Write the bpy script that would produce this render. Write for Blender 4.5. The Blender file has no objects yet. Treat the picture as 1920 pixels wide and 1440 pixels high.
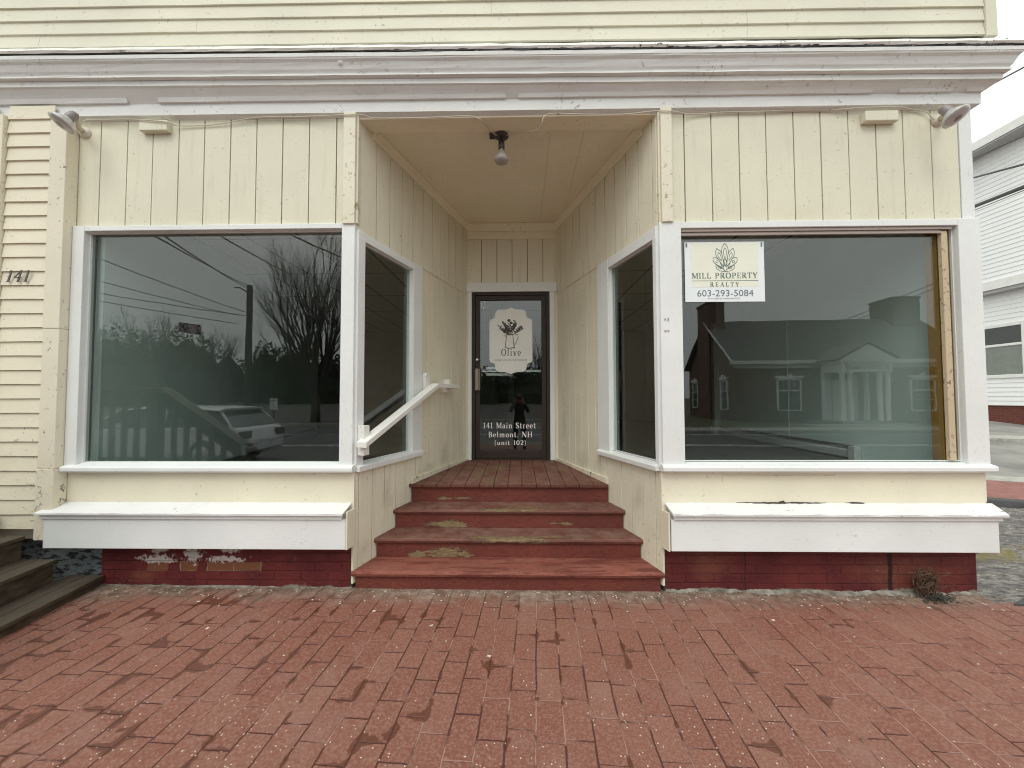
import bpy, bmesh, math, random
from mathutils import Matrix, Vector
R_ = math.radians
S = bpy.context.scene
COL = S.collection
random.seed(7)

# ------------------------------------------------------------------ camera
cam_d = bpy.data.cameras.new('camera')
cam = bpy.data.objects.new('camera', cam_d); COL.objects.link(cam)
cam_d.sensor_width = 36.0
cam_d.lens = 721.0 / 1920.0 * 36.0
cam_d.clip_start = 0.02; cam_d.clip_end = 2000
rx = Vector((0.99981026, 0.01929158, -0.00269835)); ry = Vector((0.00336947, -0.03484111, 0.99938718)); fw = Vector((-0.01918575, 0.99920665, 0.0348995))
cam.matrix_world = Matrix(((rx.x, ry.x, -fw.x, 0.0), (rx.y, ry.y, -fw.y, -3.02), (rx.z, ry.z, -fw.z, 1.51), (0, 0, 0, 1)))
S.camera = cam

# ------------------------------------------------------------------ world and sun (overcast)
SUN_EL, SUN_ROT = 52.0, 200.0
W = bpy.data.worlds.new('World'); S.world = W; W.use_nodes = True
wt = W.node_tree; wt.nodes.clear()
sky = wt.nodes.new('ShaderNodeTexSky'); sky.sky_type = 'NISHITA'; sky.sun_disc = False
sky.sun_elevation = R_(SUN_EL); sky.sun_rotation = R_(SUN_ROT); sky.air_density = 1.0; sky.dust_density = 4.0
hs = wt.nodes.new('ShaderNodeHueSaturation'); hs.inputs['Saturation'].default_value = 0.22
mx = wt.nodes.new('ShaderNodeMix'); mx.data_type = 'RGBA'; mx.inputs[0].default_value = 0.80
mx.inputs['B'].default_value = (9.9, 10.25, 10.0, 1)       # the even cloud cover
bg = wt.nodes.new('ShaderNodeBackground'); bg.inputs['Strength'].default_value = 0.12
wo = wt.nodes.new('ShaderNodeOutputWorld')
wt.links.new(sky.outputs[0], hs.inputs['Color']); wt.links.new(hs.outputs[0], mx.inputs['A'])
# overcast cloud is brighter overhead than at the horizon
tc = wt.nodes.new('ShaderNodeTexCoord'); sx_ = wt.nodes.new('ShaderNodeSeparateXYZ'); mr = wt.nodes.new('ShaderNodeMapRange')
mr.inputs[1].default_value = 0.0; mr.inputs[2].default_value = 1.0; mr.inputs[3].default_value = 0.80; mr.inputs[4].default_value = 1.28
sc_ = wt.nodes.new('ShaderNodeVectorMath'); sc_.operation = 'SCALE'
wt.links.new(tc.outputs['Generated'], sx_.inputs[0]); wt.links.new(sx_.outputs[2], mr.inputs[0])
wt.links.new(mx.outputs['Result'], sc_.inputs[0]); wt.links.new(mr.outputs[0], sc_.inputs['Scale'])
wt.links.new(sc_.outputs[0], bg.inputs['Color']); wt.links.new(bg.outputs[0], wo.inputs['Surface'])
sl = bpy.data.lights.new('sun', 'SUN'); sl.energy = 0.7; sl.angle = R_(25); sl.color = (1, 0.97, 0.88)
so = bpy.data.objects.new('sun', sl); COL.objects.link(so)
az = R_(SUN_ROT)
sd = Vector((math.sin(az) * math.cos(R_(SUN_EL)), math.cos(az) * math.cos(R_(SUN_EL)), math.sin(R_(SUN_EL))))
so.rotation_euler = sd.to_track_quat('Z', 'Y').to_euler(); so.location = (-8, -12, 14)
S.view_settings.view_transform = 'Standard'; S.view_settings.look = 'None'
S.view_settings.exposure = 0.31; S.view_settings.gamma = 1.0
S.cycles.max_bounces = 10; S.cycles.diffuse_bounces = 5; S.cycles.glossy_bounces = 4; S.cycles.transparent_max_bounces = 16
S.cycles.use_denoising = True
S.cycles.filter_width = 1.05

# ------------------------------------------------------------------ node material helpers
class N:
    def __init__(s, name):
        s.m = bpy.data.materials.new(name); s.m.use_nodes = True
        s.t = s.m.node_tree; s.t.nodes.clear()
        s.out = s.t.nodes.new('ShaderNodeOutputMaterial')
        s.geo = s.t.nodes.new('ShaderNodeNewGeometry'); s.P = s.geo.outputs['Position']
    def put(s, sock, v):
        if v is None: return
        if hasattr(v, 'is_output') and v.is_output: s.t.links.new(v, sock)
        else:
            if sock.type == 'RGBA' and len(v) == 3: v = (*v, 1)
            sock.default_value = v
    def node(s, ty, outi=0, props=None, **kw):
        n = s.t.nodes.new(ty)
        for k, v in (props or {}).items(): setattr(n, k, v)
        for k, v in kw.items():
            k2 = int(k[1:]) if k[0] == 'i' and k[1:].isdigit() else k.replace('_', ' ')
            s.put(n.inputs[k2], v)
        return n.outputs[outi]
    def math(s, op, a, b=None, c=None, clamp=False):
        n = s.t.nodes.new('ShaderNodeMath'); n.operation = op; n.use_clamp = clamp
        s.put(n.inputs[0], a); s.put(n.inputs[1], b); s.put(n.inputs[2], c)
        return n.outputs[0]
    def vmath(s, op, a, b=None, outi=0):
        n = s.t.nodes.new('ShaderNodeVectorMath'); n.operation = op
        s.put(n.inputs[0], a); s.put(n.inputs[1], b)
        return n.outputs[outi]
    def noise(s, scale, detail=4, vec=None, rough=0.55, stretch=None, dist=0.0):
        v = vec or s.P
        if stretch: v = s.vmath('MULTIPLY', v, stretch)
        return s.node('ShaderNodeTexNoise', Vector=v, Scale=float(scale), Detail=float(detail), Roughness=rough, Distortion=float(dist))
    def ramp(s, f, a, b, va=0.0, vb=1.0, smooth=False):
        n = s.t.nodes.new('ShaderNodeMapRange'); n.clamp = True
        n.interpolation_type = 'SMOOTHSTEP' if smooth else 'LINEAR'
        s.put(n.inputs[0], f)
        for i, v in zip((1, 2, 3, 4), (a, b, va, vb)): s.put(n.inputs[i], v)
        return n.outputs[0]
    def mix(s, f, a, b, mode='MIX'):
        n = s.t.nodes.new('ShaderNodeMix'); n.data_type = 'RGBA'; n.blend_type = mode; n.clamp_factor = True
        s.put(n.inputs[0], f); s.put(n.inputs['A'], a); s.put(n.inputs['B'], b)
        return n.outputs['Result']
    def xyz(s, v=None):
        n = s.t.nodes.new('ShaderNodeSeparateXYZ'); s.put(n.inputs[0], v or s.P); return n.outputs
    def comb(s, x, y, z):
        n = s.t.nodes.new('ShaderNodeCombineXYZ'); s.put(n.inputs[0], x); s.put(n.inputs[1], y); s.put(n.inputs[2], z); return n.outputs[0]
    def spots(s, lst, warp=0.35, wscale=9, stretch=None):
        """soft mask 0..1 round the given ellipsoids (cx,cy,cz,rx,ry,rz), edges broken up by noise"""
        tot = None
        for (cx, cy, cz, ax, ay, azz) in lst:
            d = s.vmath('DIVIDE', s.vmath('SUBTRACT', s.P, (cx, cy, cz)), (ax, ay, azz))
            l = s.vmath('LENGTH', d, outi=1)
            m = s.math('SUBTRACT', 1.0, l)
            tot = m if tot is None else s.math('MAXIMUM', tot, m)
        nz = s.math('SUBTRACT', s.noise(wscale, 7, rough=0.65, stretch=stretch), 0.5)
        return s.math('ADD', tot, s.math('MULTIPLY', nz, warp * 2))
    def bump(s, h, strength=0.3, dist=0.004, normal=None):
        return s.node('ShaderNodeBump', Height=h, Strength=strength, Distance=dist, Normal=normal)
    def bsdf(s, color, rough=0.6, normal=None, metal=0.0, spec=0.5, **kw):
        n = s.t.nodes.new('ShaderNodeBsdfPrincipled')
        s.put(n.inputs['Base Color'], color); s.put(n.inputs['Roughness'], rough)
        s.put(n.inputs['Metallic'], metal); s.put(n.inputs['Specular IOR Level'], spec)
        if normal is not None: s.put(n.inputs['Normal'], normal)
        s.t.links.new(n.outputs[0], s.out.inputs['Surface'])
        return s.m

def paint(name, col, rough=0.6, stains=None, rows=None, dirt=0.25, chips=0.0, chipcol=(0.16, 0.13, 0.10), zlow=None, zh=0.6, bump=0.25, vert=True, grime=None, speck=0.62, streaks=0.0, alt=None, low=(0.78, 0.72, 0.62)):
    """old brush-painted wood: tonal drift, fly specks, streaks, chips and low-level wear"""
    n = N(name)
    st = (3.0, 3.0, 0.5) if vert else (0.35, 3.0, 3.0)
    big = n.noise(1.3, 4); fine = n.noise(38, 5, stretch=st)
    c = n.mix(n.ramp(big, 0.3, 0.7), tuple(x * 0.93 for x in col), tuple(min(1, x * 1.05) for x in col))
    if alt is not None: c = n.mix(n.ramp(n.noise(2.2, 5), 0.42, 0.66), c, alt)
    c = n.mix(n.ramp(fine, 0.35, 0.75, 0, 0.16), c, tuple(x * 0.72 for x in col))
    if streaks > 0:
        sn = n.noise(5.0, 6, stretch=(3.5, 3.5, 0.35) if vert else (1, 1, 1))
        c = n.mix(n.ramp(sn, 0.55, 0.8, 0, streaks), c, tuple(x * y for x, y in zip(col, (0.62, 0.6, 0.55))))
    # small dark specks and nail marks
    sp = n.noise(30, 3, rough=0.6)
    area = n.ramp(n.noise(3.3, 3), 0.45, 0.7)
    spm = n.math('MULTIPLY', n.ramp(sp, speck, speck + 0.05), area)
    c = n.mix(n.math('MULTIPLY', spm, dirt * 2.2, clamp=True), c, (0.13, 0.11, 0.08))
    if rows:
        zz_ = n.xyz()[2]; rm = None
        for rz, rw in rows:
            q = n.ramp(n.math('ABSOLUTE', n.math('SUBTRACT', zz_, rz)), rw * .3, rw, 1, 0); rm = q if rm is None else n.math('MAXIMUM', rm, q)
        rs_ = n.ramp(n.noise(42, 5, rough=0.7), 0.60, 0.64)
        c = n.mix(n.math('MULTIPLY', n.math('MULTIPLY', rm, rs_), n.ramp(n.noise(5, 4), 0.42, 0.58, 0, 0.75)), c, (0.16, 0.14, 0.10))
    h = n.math('ADD', n.math('MULTIPLY', fine, 0.5), n.math('MULTIPLY', n.noise(90, 3), 0.3))
    if zlow is not None:
        z = n.xyz()[2]
        lowm = n.ramp(z, zlow, zlow + zh, 1, 0)
        gr = n.math('MULTIPLY', lowm, n.ramp(n.noise(6, 6), 0.35, 0.7))
        c = n.mix(n.math('MULTIPLY', gr, 0.45), c, tuple(x * y for x, y in zip(col, low)))
    if stains:
        sm_ = n.spots(stains, 1.1, 9)
        c = n.mix(n.ramp(sm_, 0.15, 0.9, 0, 0.28), c, (0.26, 0.235, 0.18))
    if chips > 0:
        cn = n.noise(16, 8, rough=0.68, stretch=(1, 1, 1.0) if vert else (0.7, 1, 2.2))
        thr = 0.78 - chips * 0.28
        if zlow is not None:
            thr = n.math('SUBTRACT', thr, n.math('MULTIPLY', lowm, chips * 0.14 + 0.03))
        cm = n.ramp(n.math('SUBTRACT', cn, thr), 0.0, 0.012)
        edge = n.ramp(n.math('SUBTRACT', cn, thr), -0.02, 0.0)
        c = n.mix(n.math('MULTIPLY', edge, 0.25), c, tuple(min(1, x * 1.12) for x in col))
        wood = n.mix(n.ramp(n.noise(60, 4, stretch=st), 0.4, 0.65), chipcol, tuple(x * 2.1 for x in chipcol))
        c = n.mix(cm, c, wood)
        h = n.math('SUBTRACT', h, n.math('MULTIPLY', cm, 0.7))
    nm = n.bump(h, bump, 0.0025)
    return n.bsdf(c, rough, nm, spec=0.35)

CREAM = (0.735, 0.712, 0.565)
WHITE = (0.775, 0.80, 0.785)
M = {}
M['cream'] = paint('cream board paint', CREAM, chips=0.10, zlow=2.86, zh=0.22, dirt=0.35, streaks=0.36, speck=0.635, rows=[(3.60, 0.03), (2.945, 0.035), (3.28, 0.02)])
M['cream_recess'] = paint('cream recess paint', (0.775, 0.735, 0.585), chips=0.20, zlow=0.15, zh=0.75, dirt=0.25, streaks=0.5, speck=0.63, stains=[(-0.86, 1.42, 0.86, 0.2, 0.16, 0.17), (-0.98, 1.05, 0.75, 0.2, 0.3, 0.08), (-1.15, 0.40, 0.66, 0.2, 0.12, 0.16), (0.68, 1.35, 0.80, 0.2, 0.25, 0.14), (0.80, 0.95, 0.85, 0.2, 0.12, 0.22), (1.0, 0.3, 0.62, 0.2, 0.10, 0.22), (-1.27, 0.12, 0.28, 0.2, 0.12, 0.12), (0.55, 1.8, 1.2, .2, .1, .5)])
M['cream_ceiling'] = paint('cream ceiling paint', (0.86, 0.80, 0.63), chips=0.04, dirt=0.2, vert=False, alt=(0.84, 0.79, 0.60))
M['cream_low'] = paint('cream bulkhead paint', (0.78, 0.74, 0.585), chips=0.22, zlow=0.62, zh=0.12, dirt=0.25, vert=False)
M['cream_peel'] = paint('peeling cream paint', (0.76, 0.71, 0.57), chips=0.42, zlow=0.35, zh=1.6, dirt=0.4, bump=0.6, chipcol=(0.17, 0.15, 0.13))
M['cream_post'] = paint('peeling post paint', (0.78, 0.74, 0.60), chips=0.45, zlow=2.86, zh=0.5, dirt=0.4, bump=0.5, chipcol=(0.30, 0.24, 0.16))
M['siding'] = paint('cream clapboard paint', (0.70, 0.68, 0.55), chips=0.06, dirt=0.3, vert=False, bump=0.3, streaks=0.15)
M['siding_left'] = paint('flaking clapboard paint', (0.76, 0.71, 0.56), chips=0.28, zlow=0.4, zh=1.6, dirt=0.3, vert=False, bump=0.6, chipcol=(0.19, 0.17, 0.14))
M['white'] = paint('white trim paint', WHITE, chips=0.06, dirt=0.15, bump=0.45, rough=0.5)
M['white_thick'] = paint('lumpy white trim paint', (0.78, 0.805, 0.79), chips=0.04, dirt=0.10, bump=1.0, rough=0.5)
M['white_cornice'] = paint('white cornice paint', (0.77, 0.785, 0.765), chips=0.03, dirt=0.25, vert=False, bump=0.35, speck=0.61, streaks=0.15)
M['white_ledge'] = paint('white ledge paint', (0.74, 0.75, 0.735), chips=0.34, chipcol=(0.10, 0.09, 0.075), dirt=0.2, vert=False, bump=0.7)
M['white_apron'] = paint('white apron paint', (0.77, 0.80, 0.785), chips=0.05, dirt=0.12, vert=False, bump=0.35)
M['cap'] = paint('torn cap membrane', (0.84, 0.84, 0.80), chips=0.38, chipcol=(0.03, 0.03, 0.03), dirt=0.6, vert=False, bump=0.9)
M['dark_gap'] = N('shadow gap').bsdf((0.05, 0.04, 0.03), 0.9)
M['black_edge'] = paint('black drip edge', (0.035, 0.035, 0.04), chips=0.5, chipcol=(0.3, 0.3, 0.3), vert=False)
M['groove_light'] = N('filled groove').bsdf((0.86, 0.80, 0.62), 0.7)
M['stop_wood'] = paint('bare stop wood', (0.56, 0.46, 0.31), chips=0.45, chipcol=(0.06, 0.04, 0.03), dirt=0.9, speck=0.56, bump=0.5)
M['stop_grey'] = paint('weathered stop', (0.42, 0.36, 0.33), chips=0.4, vert=False, dirt=0.5)
M['orange_wood'] = paint('orange stained wood', (0.42, 0.21, 0.035), dirt=0.1, bump=0.3, streaks=0.3)

def mk_red(name, base, worn, wear=0.0, stretch=(0.5, 2, 2), brown=(0.10, 0.035, 0.028), dust=0.5, rimdark=0.75, woodmix=1.0):
    n = N(name)
    big = n.noise(2.5, 5)
    c = n.mix(n.ramp(big, 0.3, 0.7), tuple(x * 0.80 for x in base), tuple(x * 1.15 for x in base))
    grain = n.noise(26, 8, stretch=stretch, rough=0.68)
    c = n.mix(n.ramp(grain, 0.48, 0.70, 0, 0.7), c, tuple(x * 0.42 for x in base))
    fine = n.noise(95, 4, stretch=stretch, rough=0.6)
    up = n.ramp(n.xyz(n.geo.outputs['Normal'])[2], 0.5, 0.9)
    scuff = n.math('MULTIPLY', up, n.ramp(n.noise(7, 8, rough=0.72), 0.40, 0.66, 0, dust))
    c = n.mix(scuff, c, (0.235, 0.15, 0.115))
    c = n.mix(n.ramp(fine, 0.50, 0.75, 0, 0.5), c, tuple(min(1, x * 1.7 + .02) for x in base))
    if wear:
        wn = n.noise(7, 9, stretch=(stretch[0] * .5, stretch[1], stretch[2]), rough=0.74)
        x, y, z = n.xyz()
        side = n.ramp(x, -1.0, 0.6, -0.045, 0.03)
        c = n.mix(n.math('MULTIPLY', n.ramp(n.math('ADD', wn, side), 0.515, 0.545), wear), c, brown)
    h = n.math('ADD', grain, n.math('MULTIPLY', fine, 0.3))
    if worn:
        m = n.math('ADD', n.spots(worn, 1.15, 15, stretch=stretch), n.math('MULTIPLY', n.math('SUBTRACT', n.noise(60, 5, stretch=stretch, rough=0.7), 0.5), 1.1))
        rim = n.ramp(m, 0.10, 0.3)
        c = n.mix(n.math('MULTIPLY', rim, rimdark), c, (0.085, 0.05, 0.035))
        wood = n.mix(n.ramp(n.noise(45, 6, stretch=stretch, rough=0.7), 0.38, 0.62), (0.27, 0.20, 0.10), (0.13, 0.092, 0.052))
        wm = n.math('MULTIPLY', n.ramp(m, 0.3, 0.40), woodmix)
        c = n.mix(wm, c, wood)
        h = n.math('SUBTRACT', h, n.math('MULTIPLY', n.ramp(m, 0.3, 0.36), 0.6))
    return n.bsdf(c, 0.66, n.bump(h, 0.6, 0.003), spec=0.3)
T2 = [(-0.07, 0.27, 0.32, 0.42, 0.060, 0.06), (-0.30, 0.285, 0.32, 0.18, 0.055, 0.05), (0.27, 0.30, 0.32, 0.22, 0.022, 0.05), (-0.02, 0.525, 0.49, 0.46, 0.045, 0.06), (0.10, 0.60, 0.49, 0.34, 0.022, 0.06), (-0.10, 0.67, 0.49, 0.2, 0.016, 0.06)]
def mk_patch():
    n = N('torn sticker')
    c = n.mix(n.ramp(n.noise(55, 6, rough=0.7), 0.46, 0.54), (0.004, 0.004, 0.004), (0.05, 0.048, 0.05))
    return n.bsdf(c, 0.6, spec=0.1)
M['patch'] = mk_patch()
M['red_tread'] = mk_red('red tread paint', (0.150, 0.056, 0.040), T2, wear=0.2, dust=0.85)
M['red_low'] = mk_red('red lowest tread paint', (0.240, 0.076, 0.054), [], wear=0.85, brown=(0.135, 0.036, 0.026), dust=0.25)
M['red_riser'] = mk_red('red riser paint', (0.150, 0.037, 0.026), [(-0.62, 0.26, 0.195, 0.26, 0.08, 0.060), (-0.86, 0.26, 0.185, 0.10, 0.08, 0.04), (-0.66, 0.52, 0.355, 0.25, 0.08, 0.045), (-0.74, 0.77, 0.525, 0.11, 0.08, 0.022), (-0.55, 0.77, 0.53, 0.10, 0.08, 0.014), (0.42, 0.52, 0.365, 0.08, 0.08, 0.022), (0.30, 0.52, 0.37, 0.05, 0.08, 0.012)], wear=0.25)
M['red_deck'] = mk_red('red deck paint', (0.140, 0.052, 0.036), [(-0.42, 1.25, 0.68, 0.10, 0.45, 0.06), (-0.28, 0.90, 0.67, 0.10, 0.26, 0.05), (-0.25, 1.5, 0.69, 0.08, 0.4, 0.05), (0.0, 0.78, 0.67, 0.3, 0.03, 0.05)], stretch=(2, 0.5, 2), wear=0.2, dust=0.7, rimdark=0.15, woodmix=0.5)

def mk_found():
    n = N('painted foundation brick')
    x, y, z = n.xyz()
    v = n.comb(n.math('ADD', x, n.math('MULTIPLY', n.noise(8, 3), 0.012)), z, 0.0)
    b = n.t.nodes.new('ShaderNodeTexBrick'); n.put(b.inputs['Vector'], v)
    b.inputs['Scale'].default_value = 1.0; b.inputs['Brick Width'].default_value = 0.215; b.inputs['Row Height'].default_value = 0.072
    b.inputs['Mortar Size'].default_value = 0.006; b.inputs['Mortar Smooth'].default_value = 0.5; b.offset = 0.5
    mort = b.outputs['Fac']
    base = n.mix(n.ramp(n.noise(4, 5), 0.35, 0.7), (0.085, 0.011, 0.013), (0.135, 0.022, 0.020))
    base = n.mix(n.ramp(n.noise(14, 6, stretch=(0.5, 1, 1.5)), 0.55, 0.7, 0, 0.6), base, (0.07, 0.012, 0.014))
    sp = n.spots([(2.95, 0.02, 0.16, 0.75, 0.2, 0.25), (1.45, 0.02, 0.22, 0.35, 0.2, 0.2), (-3.0, 0.02, 0.10, 0.25, 0.2, 0.08)], 0.6, 6)
    base = n.mix(n.ramp(sp, 0.3, 0.9, 0, 0.75), base, (0.17, 0.055, 0.035))
    # bare bricks and white bloom
    rowz = n.math('DIVIDE', z, 0.072)
    inrow = n.math('MULTIPLY', n.math('GREATER_THAN', rowz, 2.0), n.math('LESS_THAN', rowz, 2.98))
    wx_ = n.math('ADD', x, n.math('MULTIPLY', n.math('SUBTRACT', n.noise(14, 4), 0.5), 0.05))
    rng = None
    for xa, xb in ((-2.49, -2.04), (-2.96, -2.80), (-2.70, -2.56)):
        q = n.math('MULTIPLY', n.math('GREATER_THAN', wx_, xa), n.math('LESS_THAN', wx_, xb)); rng = q if rng is None else n.math('MAXIMUM', rng, q)
    exm = n.math('MULTIPLY', inrow, rng)
    base = n.mix(exm, base, (0.17, 0.065, 0.032))
    base = n.mix(n.math('MULTIPLY', exm, n.math('MULTIPLY', n.ramp(mort, 0.3, 0.9, 0, 0.6), n.ramp(n.noise(12, 5), 0.42, 0.6))), base, (0.36, 0.33, 0.25))
    wh = n.spots([(-2.88, 0.02, 0.235, 0.24, 0.3, 0.055), (-2.34, 0.02, 0.235, 0.26, 0.3, 0.042), (-2.86, 0.02, 0.31, 0.12, 0.3, 0.05), (-2.60, 0.02, 0.27, 0.12, 0.3, 0.10), (-2.30, 0.02, 0.305, 0.14, 0.3, 0.035)], 1.3, 30)
    base = n.mix(n.ramp(wh, 0.35, 0.6, 0, 0.85), base, (0.55, 0.52, 0.50))
    fl = n.ramp(n.noise(24, 8, rough=0.75, stretch=(0.6, 1, 1.6)), 0.64, 0.66)
    base = n.mix(n.math('MULTIPLY', fl, n.ramp(n.noise(3, 3), 0.45, 0.6)), base, (0.36, 0.33, 0.27))
    # cement skirt at the paving line
    sk = n.ramp(n.math('ADD', z, n.math('MULTIPLY', n.math('SUBTRACT', n.noise(7, 5), 0.5), 0.12)), 0.015, 0.03, 1, 0)
    base = n.mix(sk, base, n.mix(n.noise(30, 4), (0.30, 0.28, 0.22), (0.16, 0.13, 0.10)))
    # two dark vertical cracks
    for cx, cw in ((1.735, 0.006), (2.835, 0.022)):
        d = n.math('ABSOLUTE', n.math('SUBTRACT', n.math('ADD', x, n.math('MULTIPLY', n.math('SUBTRACT', n.noise(9, 4), 0.5), 0.03)), cx))
        base = n.mix(n.ramp(d, cw * 0.6, cw, 1, 0), base, (0.025, 0.008, 0.008))
    h = n.math('ADD', n.math('MULTIPLY', mort, -0.8), n.math('MULTIPLY', n.noise(35, 5), 0.7))
    return n.bsdf(base, 0.62, n.bump(h, 1.0, 0.010), spec=0.35)
M['found'] = mk_found()

def mk_stone():
    n = N('flaking grey foundation')
    c = n.mix(n.ramp(n.noise(22, 8, stretch=(0.5, 1, 1.6), rough=0.7), 0.5, 0.55), (0.20, 0.225, 0.235), (0.03, 0.03, 0.03))
    return n.bsdf(c, 0.8, n.bump(n.noise(22, 8, stretch=(0.5, 1, 1.6)), 0.8, 0.01))
M['stone'] = mk_stone()

def mk_pavers():
    n = N('red painted pavers')
    rot = n.node('ShaderNodeVectorRotate', 0, {'rotation_type': 'Z_AXIS'}, Vector=n.P, Angle=R_(2.8))
    w = n.node('ShaderNodeTexNoise', 1, None, Vector=n.P, Scale=5.0, Detail=3.0)
    wv = n.vmath('MULTIPLY', n.vmath('SUBTRACT', w, (0.5, 0.5, 0.5)), (0.012, 0.012, 0))
    w2 = n.node('ShaderNodeTexNoise', 1, None, Vector=n.P, Scale=40.0, Detail=2.0)
    wv2 = n.vmath('MULTIPLY', n.vmath('SUBTRACT', w2, (0.5, 0.5, 0.5)), (0.006, 0.006, 0))
    v = n.vmath('ADD', n.vmath('ADD', rot, wv), wv2)
    x, y, z = n.xyz(v)
    RW, BL = 0.1285, 0.232
    row = n.math('FLOOR', n.math('DIVIDE', x, RW))
    wn = n.node('ShaderNodeTexWhiteNoise', 0, {'noise_dimensions': '1D'}, W=row)
    par = n.math('MULTIPLY', n.math('FLOORED_MODULO', row, 2.0), BL * 0.5)
    ys = n.math('ADD', n.math('ADD', y, par), n.math('MULTIPLY', wn, BL * 0.55))
    def dist(a, per):
        m = n.math('FLOORED_MODULO', a, per)
        return n.math('MINIMUM', m, n.math('SUBTRACT', per, m))
    dx = dist(x, RW); dy = dist(ys, BL)
    # long joints are deep and dark; cross joints fade in and out
    varx = n.ramp(n.noise(3.0, 4), 0.3, 0.7, 0.0016, 0.0040)
    vary = n.ramp(n.noise(2.3, 4, vec=n.vmath('ADD', n.P, (7, 3, 0))), 0.36, 0.66, 0.0006, 0.0034)
    jx = n.ramp(n.math('SUBTRACT', dx, varx), -0.0005, 0.0022, 1, 0)
    jy = n.ramp(n.math('SUBTRACT', dy, vary), -0.0005, 0.0020, 1, 0)
    joint = n.math('MAXIMUM', jx, jy)
    near = n.math('MAXIMUM', n.ramp(dx, 0.0, 0.035, 1, 0), n.math('MULTIPLY', n.ramp(dy, 0.0, 0.03, 1, 0), 0.9))
    px, py, pz = n.xyz()
    brick_id = n.comb(row, n.math('FLOOR', n.math('DIVIDE', ys, BL)), 0.0)
    bid = n.node('ShaderNodeTexWhiteNoise', 0, {'noise_dimensions': '2D'}, Vector=brick_id)
    c = n.mix(n.ramp(n.noise(1.1, 4), 0.35, 0.68), (0.190, 0.064, 0.040), (0.218, 0.092, 0.062))
    c = n.mix(n.ramp(py, -0.5, -2.6, 0, 0.55), c, (0.208, 0.110, 0.082))
    c = n.mix(n.ramp(bid, 0.4, 1, 0, 0.32), c, (0.160, 0.052, 0.034))
    c = n.mix(n.ramp(bid, 0.25, 0, 0, 0.22), c, (0.275, 0.150, 0.110))
    c = n.mix(n.ramp(n.noise(75, 5, rough=0.7), 0.45, 0.72, 0, 0.55), c, (0.40, 0.25, 0.20))
    c = n.mix(n.ramp(n.noise(110, 4, rough=0.7), 0.56, 0.70, 0, 0.6), c, (0.12, 0.045, 0.032))
    worn = n.ramp(n.noise(2.6, 6), 0.55, 0.72, 0, 0.5)
    c = n.mix(worn, c, (0.265, 0.150, 0.120))
    jc = n.mix(n.ramp(n.math('ADD', n.noise(4.0, 5, vec=n.vmath('ADD', n.P, (3, 9, 0))), n.ramp(px, -2.5, 2.0, -0.05, 0.05)), 0.50, 0.58), (0.075, 0.022, 0.017), (0.36, 0.20, 0.16))
    c = n.mix(n.math('MULTIPLY', joint, 0.92), c, jc)
    # damp stains that creep out from the joints, heavier at the left
    side = n.ramp(px, -3.6, 0.6, 0.12, 0.0)
    blot = n.noise(4.6, 5, rough=0.55, vec=n.vmath('ADD', n.P, (11, 2, 0)))
    m = n.math('ADD', n.math('ADD', blot, side), n.math('MULTIPLY', near, 0.14))
    wet = n.ramp(m, 0.715, 0.738)
    bl2 = n.noise(9.0, 3, rough=0.5, vec=n.vmath('ADD', n.P, (1, 31, 0)))
    wet2 = n.ramp(n.math('ADD', bl2, n.math('MULTIPLY', near, 0.06)), 0.765, 0.78)
    wet = n.math('MAXIMUM', wet, wet2)
    c = n.mix(n.math('MULTIPLY', wet, 0.80), c, (0.105, 0.036, 0.022))
    # salt and grit
    vo = n.t.nodes.new('ShaderNodeTexVoronoi'); vo.inputs['Scale'].default_value = 62.0; n.put(vo.inputs['Vector'], n.P)
    pick = n.math('GREATER_THAN', n.xyz(vo.outputs['Color'])[0], n.ramp(n.math('ADD', n.noise(2.2, 4), n.ramp(py, -0.6, -1.8, -0.18, 0.20)), 0.45, 0.75, 0.995, 0.62))
    grit = n.math('MULTIPLY', pick, n.math('LESS_THAN', vo.outputs['Distance'], 0.21))
    c = n.mix(n.math('MULTIPLY', grit, 0.9), c, (0.72, 0.62, 0.54))
    # dirt and lime at the foot of the wall
    edge = n.math('ADD', py, n.math('MULTIPLY', n.math('SUBTRACT', n.noise(3.5, 6), 0.5), 0.35))
    em = n.ramp(edge, -0.22, -0.02)
    ec = n.mix(n.ramp(n.noise(13, 7, rough=0.7), 0.42, 0.62), (0.12, 0.095, 0.065), (0.36, 0.31, 0.25))
    c = n.mix(n.math('MULTIPLY', em, 0.72), c, ec)
    h = n.math('ADD', n.math('MULTIPLY', joint, -1.0), n.math('MULTIPLY', n.noise(120, 4), 0.22))
    h = n.math('ADD', h, n.math('MULTIPLY', bid, 0.25))
    h = n.math('ADD', h, n.math('MULTIPLY', grit, 0.5))
    rough = n.ramp(wet, 0, 1, 0.82, 0.42)
    return n.bsdf(c, rough, n.bump(h, 0.8, 0.006), spec=0.4)
M['pavers'] = mk_pavers()

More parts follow.
